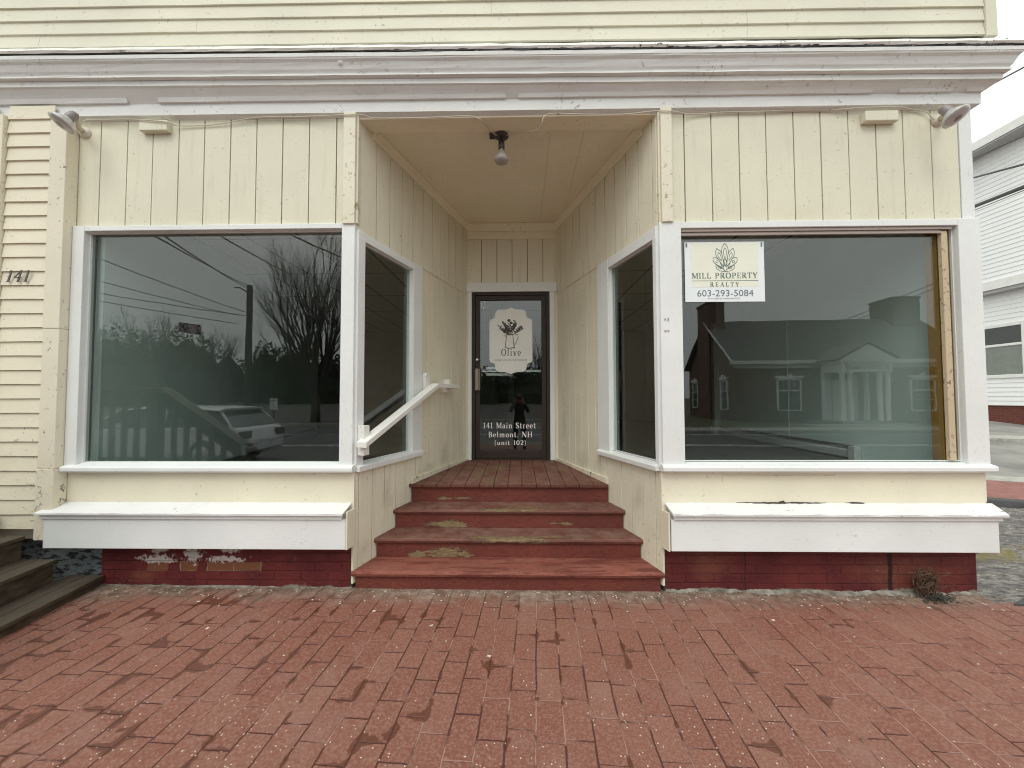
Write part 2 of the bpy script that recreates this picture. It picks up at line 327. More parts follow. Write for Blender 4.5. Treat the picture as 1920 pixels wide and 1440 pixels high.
def simple(name, col, rough=0.7, var=0.15, scale=6, bump=0.2, metal=0.0, bscale=60, spec=0.5, col2=None):
    n = N(name)
    c = n.mix(n.ramp(n.noise(scale, 5), 0.3, 0.7), tuple(x * (1 - var) for x in col), col2 or tuple(min(1, x * (1 + var)) for x in col))
    return n.bsdf(c, rough, n.bump(n.noise(bscale, 4), bump, 0.003), metal=metal, spec=spec)
M['asphalt'] = simple('asphalt', (0.10, 0.10, 0.10), 0.75, 0.2, 2.0, 0.4, bscale=90)
M['side_asphalt'] = simple('worn side road', (0.20, 0.195, 0.18), 0.8, 0.25, 1.2, 0.4, col2=(0.30, 0.29, 0.26))
M['concrete'] = simple('concrete', (0.34, 0.33, 0.31), 0.8, 0.15, 3)
M['kerb'] = simple('granite kerb', (0.36, 0.35, 0.31), 0.8, 0.25, 9, 0.6)
M['dark_kerb'] = simple('dark asphalt kerb', (0.055, 0.055, 0.058), 0.8, 0.3, 9, 0.8, bscale=30)
M['lawn'] = simple('winter lawn', (0.085, 0.085, 0.04), 0.9, 0.3, 3, 0.6)
M['soil'] = simple('bare ground', (0.075, 0.07, 0.06), 0.9, 0.3, 0.5, 0.6)
M['paintline'] = simple('road paint', (0.55, 0.55, 0.52), 0.7)
M['brick_strip'] = simple('red brick verge', (0.25, 0.11, 0.09), 0.85, 0.25, 10, 0.5)
def mk_gravel():
    n = N('gravel verge')
    c = n.mix(n.ramp(n.noise(26, 9, rough=0.75, stretch=(0.45, 1.4, 1)), 0.40, 0.62), (0.06, 0.055, 0.05), (0.36, 0.34, 0.30))
    c = n.mix(n.ramp(n.noise(3, 6, rough=0.6, stretch=(0.4, 1.6, 1)), 0.45, 0.62), c, (0.11, 0.105, 0.105))
    x, y, z = n.xyz()
    yy = n.math('ADD', y, n.math('MULTIPLY', x, 0.1))
    band = n.math('MULTIPLY', n.ramp(yy, 0.9, 1.05), n.ramp(yy, 1.2, 1.35, 1, 0))
    c = n.mix(n.math('MULTIPLY', band, n.ramp(n.noise(9, 5), 0.4, 0.6)), c, (0.20, 0.16, 0.05))
    vo = n.t.nodes.new('ShaderNodeTexVoronoi'); vo.inputs['Scale'].default_value = 32.0; n.put(vo.inputs['Vector'], n.P)
    pick = n.math('MULTIPLY', n.math('GREATER_THAN', n.xyz(vo.outputs['Color'])[0], 0.86), n.math('LESS_THAN', vo.outputs['Distance'], 0.25))
    c = n.mix(pick, c, (0.5, 0.48, 0.42))
    return n.bsdf(c, 0.9, n.bump(n.noise(40, 8, rough=0.7), 1.0, 0.02))
M['gravel'] = mk_gravel()

def mk_glass(name, f0, tint):
    n = N(name)
    dt = n.vmath('DOT_PRODUCT', n.geo.outputs['Incoming'], n.geo.outputs['Normal'], outi=1)
    om = n.math('SUBTRACT', 1.0, n.math('ABSOLUTE', dt), clamp=True)
    F = n.math('ADD', f0, n.math('MULTIPLY', n.math('POWER', om, 5.0), 1 - f0))
    tr = n.t.nodes.new('ShaderNodeBsdfTransparent'); n.put(tr.inputs[0], tint)
    gl = n.t.nodes.new('ShaderNodeBsdfGlossy'); gl.inputs['Roughness'].default_value = 0.0
    wob = n.bump(n.noise(1.6, 2), 0.05, 0.01)
    n.put(gl.inputs['Normal'], wob)
    ms = n.t.nodes.new('ShaderNodeMixShader')
    n.put(ms.inputs[0], F); n.t.links.new(tr.outputs[0], ms.inputs[1]); n.t.links.new(gl.outputs[0], ms.inputs[2])
    n.t.links.new(ms.outputs[0], n.out.inputs['Surface'])
    return n.m
M['glass'] = mk_glass('window glass', 0.076, (0.90, 0.945, 0.93, 1))
M['glass_far'] = mk_glass('far window glass', 0.04, (0.85, 0.87, 0.85, 1))
M['bronze'] = simple('dark bronze aluminium', (0.036, 0.025, 0.018), 0.5, 0.12, 4, 0.05, spec=0.3)
M['brass'] = simple('brushed pull', (0.30, 0.25, 0.18), 0.45, 0.1, 20, 0.1, metal=0.6)
M['steel'] = simple('lock steel', (0.7, 0.7, 0.68), 0.3, 0.1, 20, 0.1, metal=0.9)
M['handrail'] = paint('handrail paint', (0.80, 0.795, 0.75), chips=0.30, chipcol=(0.35, 0.34, 0.25), dirt=0.35, vert=False, bump=0.6, streaks=0.15)
M['decal'] = simple('frosted decal', (0.83, 0.84, 0.79), 0.6, 0.04, 3, 0.0)
M['decal_rim'] = simple('decal rim', (0.80, 0.82, 0.80), 0.6, 0.03)
M['ink'] = simple('dark ink', (0.07, 0.065, 0.06), 0.6, 0.1)
M['ink_soft'] = simple('soft ink', (0.20, 0.19, 0.175), 0.6, 0.1)
M['vinyl'] = simple('white vinyl letters', (0.78, 0.77, 0.74), 0.5, 0.05)
M['sign_white'] = simple('sign board white', (0.80, 0.85, 0.87), 0.45, 0.02, 2, 0.0)
M['sign_cream'] = simple('sign board cream', (0.80, 0.82, 0.70), 0.5, 0.03, 3, 0.0)
M['sign_green'] = simple('sign green ink', (0.10, 0.145, 0.13), 0.5, 0.1)
M['sign_grey'] = simple('sign grey ink', (0.16, 0.19, 0.21), 0.5, 0.1)
M['number'] = simple('weathered numeral', (0.10, 0.085, 0.085), 0.5, 0.3, 30)
M['wire_white'] = paint('painted cable', (0.62, 0.58, 0.48), dirt=0.5)
M['wire_black'] = simple('black cable', (0.02, 0.02, 0.022), 0.6)
M['socket'] = simple('dark lamp socket', (0.05, 0.045, 0.045), 0.5, 0.3, 30)
M['frost_bulb'] = simple('frosted bulb glass', (0.36, 0.345, 0.31), 0.25, 0.12, 20, 0.05)
def mk_clearbulb():
    n = N('cloudy flood lamp glass')
    c = n.mix(n.ramp(n.noise(30, 5), 0.35, 0.7), (0.40, 0.395, 0.39), (0.56, 0.55, 0.545))
    return n.bsdf(c, 0.22, None, spec=0.8)
M['flood'] = mk_clearbulb()
M['flood_in'] = simple('flood lamp reflector centre', (0.22, 0.19, 0.19), 0.4)
M['teal_wall'] = simple('interior painted wall', (0.67, 0.77, 0.745), 0.7, 0.05, 2, 0.05)
M['seam'] = simple('interior seam bead', (0.68, 0.78, 0.752), 0.6, 0.05)
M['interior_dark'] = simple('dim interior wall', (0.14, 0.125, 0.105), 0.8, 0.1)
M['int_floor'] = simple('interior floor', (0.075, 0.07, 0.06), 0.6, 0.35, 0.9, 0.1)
M['heater'] = simple('heater enamel', (0.50, 0.50, 0.50), 0.5, 0.05)
def mk_ceil():
    n = N('ceiling tiles'); x, y, z = n.xyz()
    def g(a, per):
        m = n.math('FLOORED_MODULO', a, per); return n.math('MINIMUM', m, n.math('SUBTRACT', per, m))
    d = n.math('MINIMUM', g(x, 0.61), g(y, 1.22))
    c = n.mix(n.ramp(d, 0.010, 0.014, 1, 0), (0.62, 0.60, 0.55), (0.06, 0.06, 0.06))
    return n.bsdf(c, 0.9)
M['int_ceiling'] = mk_ceil()
def mk_deckwood():
    n = N('weathered stair wood'); x, y, z = n.xyz()
    g = n.noise(14, 7, stretch=(3, 0.35, 1.6), rough=0.6)
    c = n.mix(n.ramp(g, 0.35, 0.68), (0.030, 0.019, 0.010), (0.095, 0.066, 0.038))
    up = n.xyz(n.geo.outputs['Normal'])[2]
    c = n.mix(n.math('MULTIPLY', n.ramp(up, 0.5, 0.9), n.ramp(n.noise(5, 5, stretch=(2, 0.5, 1)), 0.3, 0.7, 0.25, 0.9)), c, (0.088, 0.076, 0.056))
    return n.bsdf(c, 0.7, n.bump(g, 0.5, 0.004))
M['stair_wood'] = mk_deckwood()
M['vinyl_siding'] = simple('white vinyl siding', (0.86, 0.87, 0.86), 0.5, 0.03, 1, 0.05)
M['white_far'] = simple('white trim', (0.78, 0.78, 0.75), 0.5, 0.05)
M['soffit_far'] = simple('grey soffit', (0.42, 0.42, 0.41), 0.6, 0.05)
M['dark_pane'] = simple('dark window pane', (0.05, 0.055, 0.055), 0.3, 0.2)
M['blind'] = simple('window blind', (0.42, 0.41, 0.38), 0.7, 0.1)
def mk_brick(name, c1, c2, mortar):
    n = N(name); x, y, z = n.xyz()
    b = n.t.nodes.new('ShaderNodeTexBrick'); n.put(b.inputs['Vector'], n.comb(n.math('ADD', x, y), z, 0.0))
    n.put(b.inputs['Color1'], c1); n.put(b.inputs['Color2'], c2); n.put(b.inputs['Mortar'], mortar)
    b.inputs['Scale'].default_value = 1.0; b.inputs['Brick Width'].default_value = 0.21; b.inputs['Row Height'].default_value = 0.07; b.inputs['Mortar Size'].default_value = 0.008
    return n.bsdf(b.outputs['Color'], 0.85, n.bump(b.outputs['Fac'], -0.4, 0.005))
M['lib_brick'] = mk_brick('library brick', (0.16, 0.075, 0.055), (0.12, 0.055, 0.042), (0.20, 0.17, 0.15))
M['found_far'] = mk_brick('far foundation brick', (0.16, 0.035, 0.025), (0.12, 0.028, 0.022), (0.13, 0.07, 0.05))
M['shingle'] = simple('asphalt shingles', (0.15, 0.15, 0.14), 0.9, 0.35, 5, 0.6)
M['bark'] = simple('bark', (0.075, 0.065, 0.055), 0.9, 0.3, 12, 0.6)
M['pole_wood'] = simple('pole wood', (0.10, 0.085, 0.07), 0.9, 0.2, 5, 0.4)
M['conifer'] = simple('dark woods', (0.030, 0.038, 0.024), 0.95, 0.4, 0.5, 0.4)
M['twig'] = simple('bare twigs', (0.085, 0.075, 0.065), 0.95, 0.3, 1)
M['car_white'] = simple('car paint', (0.74, 0.75, 0.76), 0.25, 0.02, 1, 0.0, spec=0.6)
M['car_glass'] = simple('car glass', (0.015, 0.017, 0.018), 0.08, 0.1, 1, 0.0, spec=0.6)
M['rubber'] = simple('tyre rubber', (0.02, 0.02, 0.02), 0.8)
M['lamp_red'] = simple('tail lamp plastic', (0.08, 0.03, 0.03), 0.4)
M['jacket'] = simple('dark jacket cloth', (0.018, 0.018, 0.02), 0.85, 0.2, 30, 0.3)
M['jeans'] = simple('dark jeans cloth', (0.022, 0.026, 0.036), 0.85, 0.2, 30, 0.3)
M['skin'] = simple('skin', (0.42, 0.25, 0.18), 0.55, 0.06, 20, 0.1)
M['hair'] = simple('brown hair', (0.045, 0.028, 0.018), 0.7, 0.3, 40, 0.5)
M['phone'] = simple('phone case', (0.02, 0.02, 0.022), 0.4)
M['dead'] = simple('dead stems', (0.085, 0.045, 0.028), 0.9, 0.5, 25, 0.4, col2=(0.20, 0.12, 0.075))
M['moss'] = simple('dark litter', (0.035, 0.035, 0.025), 0.95, 0.4, 30, 0.6)
M['flake'] = simple('paint flakes', (0.60, 0.57, 0.48), 0.7, 0.2, 9)
M['chalk'] = simple('litter chips', (0.22, 0.16, 0.11), 0.8, 0.4, 9)

# ------------------------------------------------------------------ mesh helpers
I4 = Matrix.Identity(4)
class MB:
    def __init__(s, M_=None): s.v = []; s.f = []; s.fm = []; s.M = M_ or I4; s.mi = 0; s.c = []
    def add(s, vs, fs, M_=None):
        b = len(s.v); mm = M_ or s.M; s.c.append((b, len(s.f)))
        for p in vs: s.v.append(tuple(mm @ Vector(p)))
        for f in fs: s.f.append([b + i for i in f]); s.fm.append(s.mi)
        return s
    def box(s, x0, x1, y0, y1, z0, z1, M_=None):
        vs = [(x0, y0, z0), (x1, y0, z0), (x1, y1, z0), (x0, y1, z0), (x0, y0, z1), (x1, y0, z1), (x1, y1, z1), (x0, y1, z1)]
        return s.add(vs, [(0, 3, 2, 1), (4, 5, 6, 7), (0, 1, 5, 4), (1, 2, 6, 5), (2, 3, 7, 6), (3, 0, 4, 7)], M_)
    def hexa(s, bot, top, M_=None):
        return s.add(list(bot) + list(top), [(0, 3, 2, 1), (4, 5, 6, 7), (0, 1, 5, 4), (1, 2, 6, 5), (2, 3, 7, 6), (3, 0, 4, 7)], M_)
    def prism_z(s, poly, z0, z1, M_=None):
        n = len(poly); vs = [(x, y, z0) for x, y in poly] + [(x, y, z1) for x, y in poly]
        fs = [tuple(range(n))[::-1], tuple(range(n, 2 * n))] + [(i, (i + 1) % n, n + (i + 1) % n, n + i) for i in range(n)]
        return s.add(vs, fs, M_)
    def prism_x(s, poly, x0, x1, M_=None):       # poly in (y,z)
        n = len(poly); vs = [(x0, y, z) for y, z in poly] + [(x1, y, z) for y, z in poly]
        fs = [tuple(range(n)), tuple(range(n, 2 * n))[::-1]] + [(i, n + i, n + (i + 1) % n, (i + 1) % n) for i in range(n)]
        return s.add(vs, fs, M_)
    def prism_y(s, poly, y0, y1, M_=None):       # poly in (x,z)
        n = len(poly); vs = [(x, y0, z) for x, z in poly] + [(x, y1, z) for x, z in poly]
        fs = [tuple(range(n)), tuple(range(n, 2 * n))[::-1]] + [(i, n + i, n + (i + 1) % n, (i + 1) % n) for i in range(n)]
        return s.add(vs, fs, M_)
    def tube(s, pts, r, n=8, cap=True, M_=None):
        pts = [Vector(p) for p in pts]; rs = r if isinstance(r, (list, tuple)) else [r] * len(pts)
        vs = []; fs = []; up = None
        for i, p in enumerate(pts):
            d = (pts[min(i + 1, len(pts) - 1)] - pts[max(i - 1, 0)]).normalized()
            if up is None:
                up = d.orthogonal().normalized()
            else:
                up = (up - d * up.dot(d))
                up = up.normalized() if up.length > 1e-5 else d.orthogonal().normalized()
            w = d.cross(up)
            for k in range(n):
                a = 2 * math.pi * k / n
                vs.append(tuple(p + (up * math.cos(a) + w * math.sin(a)) * rs[i]))
        for i in range(len(pts) - 1):
            for k in range(n):
                k2 = (k + 1) % n
                fs.append((i * n + k, i * n + k2, (i + 1) * n + k2, (i + 1) * n + k))
        if cap:
            fs.append(tuple(range(n))[::-1]); fs.append(tuple(range((len(pts) - 1) * n, len(pts) * n)))
        return s.add(vs, fs, M_)
    def lathe(s, prof, o, d, n=24, M_=None):     # prof (r, h) along axis d from o
        d = Vector(d).normalized(); u = d.orthogonal().normalized(); w = d.cross(u); o = Vector(o); vs = []; fs = []
        for r, h in prof:
            for k in range(n):
                a = 2 * math.pi * k / n; vs.append(tuple(o + d * h + (u * math.cos(a) + w * math.sin(a)) * max(r, 1e-4)))
        for i in range(len(prof) - 1):
            for k in range(n):
                k2 = (k + 1) % n; fs.append((i * n + k, i * n + k2, (i + 1) * n + k2, (i + 1) * n + k))
        return s.add(vs, fs, M_)
    def each(s, name, mat, parent=None, bevel=0.0):
        """every added shape becomes an object of its own"""
        out = []; c = s.c + [(len(s.v), len(s.f))]
        for (v0, f0), (v1, f1) in zip(c[:-1], c[1:]):
            q = MB(); q.v = s.v[v0:v1]; q.f = [[i - v0 for i in f] for f in s.f[f0:f1]]; q.fm = s.fm[f0:f1]
            out.append(q.build(name, mat, parent, bevel))
        return out
    def build(s, name, mat, parent=None, bevel=0.0, smooth=False, loc=None):
        me = bpy.data.meshes.new(name); vs = s.v
        off = Vector((0, 0, 0))
        if parent is not None: off = Vector(parent['_o'])
        elif loc is not None: off = Vector(loc)
        me.from_pydata([tuple(Vector(p) - off) for p in vs], [], s.f); me.update()
        mats = mat if isinstance(mat, (list, tuple)) else [mat]
        for m_ in mats: me.materials.append(m_)
        if len(mats) > 1:
            for p, i in zip(me.polygons, s.fm): p.material_index = i
        if smooth:
            for p in me.polygons: p.use_smooth = True
        bm = bmesh.new(); bm.from_mesh(me); bmesh.ops.recalc_face_normals(bm, faces=bm.faces); bm.to_mesh(me); bm.free()
        o = bpy.data.objects.new(name, me); COL.objects.link(o)
        o['_o'] = tuple(off)
        if parent is not None: o.parent = parent
        elif loc is not None: o.location = off
        if bevel > 0:
            b = o.modifiers.new('bevel', 'BEVEL'); b.width = bevel; b.segments = 2; b.limit_method = 'ANGLE'; b.angle_limit = R_(40)
        return o

def thing(name, label, cat, loc=(0, 0, 0), group=None):
    o = bpy.data.objects.new(name, None); COL.objects.link(o); o.location = loc; o.empty_display_size = 0.2
    o['_o'] = tuple(loc); o['label'] = label; o['category'] = cat
    if group: o['group'] = group
    return o
def tag(o, label, cat, group=None, kind=None):
    if label: o['label'] = label
    if cat: o['category'] = cat
    if group: o['group'] = group
    if kind: o['kind'] = kind
    return o
def structure(o): o['kind'] = 'structure'; return o
def copy_tree(o, loc):
    c = o.copy(); COL.objects.link(c); c.location = loc
    for ch in list(o.children):
        k = ch.copy(); COL.objects.link(k); k.parent = c
        for g in list(ch.children):
            q = g.copy(); COL.objects.link(q); q.parent = k
    return c

# ------------------------------------------------------------------ lettering
def ell(cx, cy, rx_, ry_, a0, a1, thin, thick, n=16, bias=0):
    out = []
    for i in range(n + 1):
        a = R_(a0 + (a1 - a0) * i / n)
        w = thin + (thick - thin) * abs(math.cos(a)) ** 1.5
        out.append((cx + rx_ * math.cos(a), cy + ry_ * math.sin(a), w))
    return out
K, T_ = 0.135, 0.055
def sf(x, y, w=0.15): return [(x - w, y, T_), (x + w, y, T_)]
def ln(x0, y0, x1, y1, w): return [(x0, y0, w), (x1, y1, w)]
GL = {
 'M': (0.98, [ln(.10, 0, .10, 1, T_), ln(.12, 1, .47, .06, K), ln(.47, .06, .82, 1, T_), ln(.84, 0, .84, 1, K), sf(.10, .02, .12), sf(.84, .02, .14), ln(0, .98, .14, .98, T_), ln(.84, .98, .98, .98, T_)]),
 'I': (0.40, [ln(.18, 0, .18, 1, K), sf(.18, .02), sf(.18, .98)]),
 'L': (0.68, [ln(.18, 0, .18, 1, K), sf(.18, .98), ln(.03, .02, .62, .02, T_), ln(.61, .02, .62, .26, T_ * 1.3)]),
 'P': (0.70, [ln(.18, 0, .18, 1, K), sf(.18, .02), ln(.03, .98, .34, .98, T_), ln(.18, .46, .34, .46, T_), ell(.34, .72, .25, .26, -90, 90, T_, K)]),
 'R': (0.80, [ln(.18, 0, .18, 1, K), sf(.18, .02), ln(.03, .98, .34, .98, T_), ln(.18, .49, .34, .49, T_), ell(.34, .735, .24, .245, -90, 90, T_, K), ln(.36, .49, .68, .03, K), ln(.62, .02, .80, .02, T_)]),
 'O': (0.88, [ell(.43, .5, .35, .49, 0, 360, T_, K * 1.05, 30)]),
 'E': (0.68, [ln(.18, 0, .18, 1, K), ln(.03, .98, .58, .98, T_), ln(.03, .02, .61, .02, T_), ln(.18, .51, .48, .51, T_), ln(.57, .98, .58, .78, T_ * 1.3), ln(.60, .02, .61, .24, T_ * 1.3), ln(.47, .42, .47, .60, T_)]),
 'T': (0.74, [ln(.36, 0, .36, 1, K), sf(.36, .02), ln(.04, .98, .68, .98, T_), ln(.05, .98, .04, .76, T_ * 1.3), ln(.67, .98, .68, .76, T_ * 1.3)]),
 'Y': (0.78, [ln(.38, 0, .38, .5, K), sf(.38, .02), ln(.10, 1, .38, .48, K), ln(.68, 1, .38, .48, T_), sf(.10, .98, .11), sf(.67, .98, .11)]),
 'A': (0.82, [ln(.10, 0, .40, 1, T_), ln(.40, 1, .72, 0, K), ln(.22, .36, .60, .36, T_), sf(.10, .02, .11), sf(.72, .02, .13)]),
 'N': (0.90, [ln(.12, 0, .12, 1, T_), ln(.12, 1, .74, 0, K), ln(.74, 0, .74, 1, T_), sf(.12, .02, .12), sf(.74, .98, .12), ln(0, .98, .14, .98, T_)]),
 'H': (0.90, [ln(.16, 0, .16, 1, K), ln(.72, 0, .72, 1, K), ln(.16, .5, .72, .5, T_), sf(.16, .02), sf(.72, .02), sf(.16, .98), sf(.72, .98)]),
 'B': (0.74, [ln(.18, 0, .18, 1, K), ln(.03, .98, .34, .98, T_), ln(.18, .51, .36, .51, T_), ln(.03, .02, .36, .02, T_), ell(.34, .745, .22, .235, -90, 90, T_, K), ell(.36, .265, .26, .245, -90, 90, T_, K)]),
 'S': (0.62, [ell(.30, .74, .22, .23, 20, 180, T_, K, 10) + [(.10, .70, K), (.22, .56, K), (.36, .46, K), (.50, .33, K)] + ell(.30, .26, .22, .24, 0, -160, T_, K, 10), ln(.50, .97, .51, .76, T_ * 1.2), ln(.08, .03, .07, .26, T_ * 1.2)]),
 'l': (0.36, [ln(.16, 0, .16, 1.02, K), sf(.17, .02, .14), ln(.04, .99, .16, 1.0, T_)]),
 'i': (0.36, [ln(.17, 0, .17, .64, K), sf(.18, .02, .14), ln(.05, .61, .17, .62, T_), ln(.17, .83, .17, .95, K)]),
 'v': (0.60, [ln(.10, .64, .30, 0, K), ln(.50, .64, .30, 0, T_), sf(.10, .62, .10), sf(.50, .62, .09)]),
 'e': (0.58, [ell(.29, .32, .22, .31, 0, 310, T_, K, 20), ln(.08, .34, .51, .34, T_)]),
 'a': (0.60, [ell(.26, .18, .18, .17, 0, 360, T_, K * .8, 16), ell(.26, .46, .18, .17, 0, 150, T_, K * .8, 10), ln(.45, .02, .45, .48, K), ln(.45, .02, .56, .02, T_)]),
 'n': (0.70, [ln(.16, 0, .16, .62, K), ell(.34, .42, .19, .20, 0, 180, T_, K, 10), ln(.53, 0, .53, .42, K), sf(.16, .02, .13), sf(.53, .02, .13), ln(.03, .61, .16, .61, T_)]),
 'm': (1.04, [ln(.16, 0, .16, .62, K), ell(.33, .43, .17, .19, 0, 180, T_, K, 10), ln(.50, 0, .50, .43, K), ell(.67, .43, .17, .19, 0, 180, T_, K, 10), ln(.84, 0, .84, .43, K), sf(.16, .02, .12), sf(.50, .02, .11), sf(.84, .02, .13), ln(.03, .61, .16, .61, T_)]),
 'r': (0.50, [ln(.16, 0, .16, .62, K), sf(.17, .02, .14), ell(.33, .42, .16, .20, 50, 180, T_, K, 8), ln(.03, .61, .16, .61, T_)]),
 'o': (0.62, [ell(.30, .32, .22, .31, 0, 360, T_, K, 20)]),
 'u': (0.70, [ln(.15, .62, .15, .22, K), ell(.33, .22, .18, .20, 180, 360, T_, K, 10), ln(.52, 0, .52, .63, K), ln(.03, .61, .15, .61, T_), ln(.40, .61, .52, .61, T_), ln(.52, .02, .63, .02, T_)]),
 't': (0.46, [ln(.18, .88, .18, .14, K), ell(.28, .14, .10, .12, 180, 330, T_, K, 6), ln(.03, .62, .38, .62, T_)]),
 '1': (0.46, [ln(.22, 0, .22, 1, K), sf(.22, .02), ln(.07, .82, .22, .98, T_)]),
 '4': (0.66, [ln(.42, 0, .42, 1, K), ln(.40, 1, .05, .30, T_), ln(.05, .30, .62, .30, T_), sf(.42, .02, .12)]),
 '0': (0.66, [ell(.31, .5, .24, .49, 0, 360, T_, K, 24)]),
 '2': (0.62, [ell(.29, .74, .22, .24, 160, -20, T_, K, 12) + [(.42, .50, K * .9), (.10, .06, T_)], ln(.08, .05, .54, .05, K * .9), ln(.53, .05, .55, .22, T_)]),
 '.': (0.24, [ln(.12, .0, .12, .12, K)]), ',': (0.24, [ln(.13, .1, .06, -.14, K * .6)]),
 '{': (0.42, [[(.36, 1.08, T_), (.22, 1.0, T_), (.20, .62, K * .7), (.08, .48, T_), (.20, .34, K * .7), (.22, -.05, T_), (.36, -.14, T_)]]),
 '}': (0.42, [[(.06, 1.08, T_), (.20, 1.0, T_), (.22, .62, K * .7), (.34, .48, T_), (.22, .34, K * .7), (.20, -.05, T_), (.06, -.14, T_)]]),
 ' ': (0.42, []),
}
def text_width(s, track): return sum(GL[c][0] + track for c in s) - track
_step = [0]
def strokes_into(mb, strokes, ox, oz, sx, sz, mat, flip=False, bold=1.0):
    """each stroke is a ribbon in the local XZ plane, a hair apart in depth; mat maps (x, y, z) to world"""
    for st in strokes:
        _step[0] = (_step[0] + 1) % 12
        y = -0.00008 * _step[0]
        vs = []; fs = []; n = len(st)
        for i, (x, z, w) in enumerate(st):
            p0 = st[max(i - 1, 0)]; p1 = st[min(i + 1, n - 1)]
            dx, dz = (p1[0] - p0[0]) * sx, (p1[1] - p0[1]) * sz
            l = math.hypot(dx, dz) or 1; nx, nz = -dz / l, dx / l
            hw = w * bold * (abs(nx) * sx + abs(nz) * sz) * 0.5
            ex = 0
            X = ox + x * sx; Z = oz + z * sz
            vs += [(X + nx * hw, y, Z + nz * hw), (X - nx * hw, y, Z - nz * hw)]
        for i in range(n - 1): fs.append((2 * i, 2 * i + 2, 2 * i + 3, 2 * i + 1))
        mb.add(vs, fs, mat)
def serif_text(mb, s, cx, z, width, height, mat, track=0.06, bold=1.0):
    w = text_width(s, track); sx = width / w; x = cx - width / 2
    for c in s:
        a, st = GL[c]; strokes_into(mb, st, x, z, sx, height, mat, bold=bold); x += (a + track) * sx
def sans_text(name, s, cx, z, width, height, mat, material, parent, shear=0.0, thin=0.0):
    cu = bpy.data.curves.new(name, 'FONT'); cu.body = s; cu.align_x = 'CENTER'; cu.size = 1.0; cu.shear = shear; cu.resolution_u = 3; cu.offset = thin
    o = bpy.data.objects.new(name, cu); COL.objects.link(o)
    me = bpy.data.meshes.new_from_object(o.evaluated_get(bpy.context.evaluated_depsgraph_get()))
    bpy.data.objects.remove(o); bpy.data.curves.remove(cu)
    xsn = [v.co.x for v in me.vertices]; ysn = [v.co.y for v in me.vertices]
    w = max(xsn) - min(xsn); h = max(ysn) - min(ysn); mxx = (max(xsn) + min(xsn)) / 2; my = min(ysn)
    off = Vector(parent['_o'])
    for v in me.vertices:
        v.co = (mat @ Vector((cx + (v.co.x - mxx) * width / w, 0, z + (v.co.y - my) * height / h))) - off
    me.materials.append(material)
    ob = bpy.data.objects.new(name, me); COL.objects.link(ob); ob.parent = parent; ob['_o'] = parent['_o']
    return ob

# ------------------------------------------------------------------ layout constants (metres; y = 0 is the shop front, +y inwards)
LA, LB = (-1.305, 0.0), (-0.690, 2.0)      # left recess wall, front to back
RA, RB = (1.100, 0.0), (0.495, 2.0)        # right recess wall
def wallM(o, u):
    u = Vector((u[0], u[1], 0)).normalized(); y = Vector((-u.y, u.x, 0))
    return Matrix(((u.x, y.x, 0, o[0]), (u.y, y.y, 0, o[1]), (0, 0, 1, 0), (0, 0, 0, 1)))
ML = wallM(LA, (LB[0] - LA[0], LB[1] - LA[1]))                 # local x: 0 front .. 2.092 back
MR = wallM(RB, (RA[0] - RB[0], RA[1] - RB[1]))                 # local x: 0 back .. 2.089 front
LL = math.hypot(LB[0] - LA[0], 2.0); LR = math.hypot(RB[0] - RA[0], 2.0)
CEIL = 3.80

B = thing('shop_building', 'cream and white wooden shopfront with recessed entrance and two big display windows', 'building', (0, 0, 0))

def boards(mb, edges, z0, z1, y0, y1, gap, M_=None, jitter=0.0015):
    for a, b in zip(edges[:-1], edges[1:]):
        j = random.uniform(-jitter, jitter)
        mb.box(a + gap / 2, b - gap / 2, y0 + j, y1, z0 + random.uniform(0, .002), z1, M_)

# --- front board panels above the windows
mb = MB(); e = [-3.605, -3.428, -3.205, -2.992, -2.775, -2.563, -2.347, -2.132, -1.917, -1.699, -1.476, -1.40]
boards(mb, e, 2.900, 3.80, 0.0, 0.02, 0.008); mb.build('board_panel', M['cream'], B, 0.002)
mb = MB(); e = [1.208, 1.319, 1.533, 1.75, 1.963, 2.179, 2.39, 2.606, 2.82, 3.03, 3.247, 3.456]
boards(mb, e, 2.886, 3.80, 0.0, 0.02, 0.008); mb.build('board_panel', M['cream'], B, 0.002)
MB().box(-3.60, -1.32, 0.022, 0.10, 2.892, 3.82).box(1.12, 3.53, 0.022, 0.10, 2.88, 3.82).each('panel_backing', M['dark_gap'], B)
# --- boxed posts flanking the opening
for (a, b, z0) in ((-1.40, -1.303, 2.893), (1.118, 1.206, 2.878)):
    mb = MB(); mb.box(a, b, -0.045, 0.03, z0, 3.80)
    o = mb.build('post_casing', M['cream_post'], B, 0.004)
    MB().box(b + 0.0005 if a < 0 else a - 0.016, b + 0.016 if a < 0 else a - 0.0005, -0.022, 0.03, z0 + 0.01, 3.79).build('trim_strip', M['cream_post'], B, 0.002)

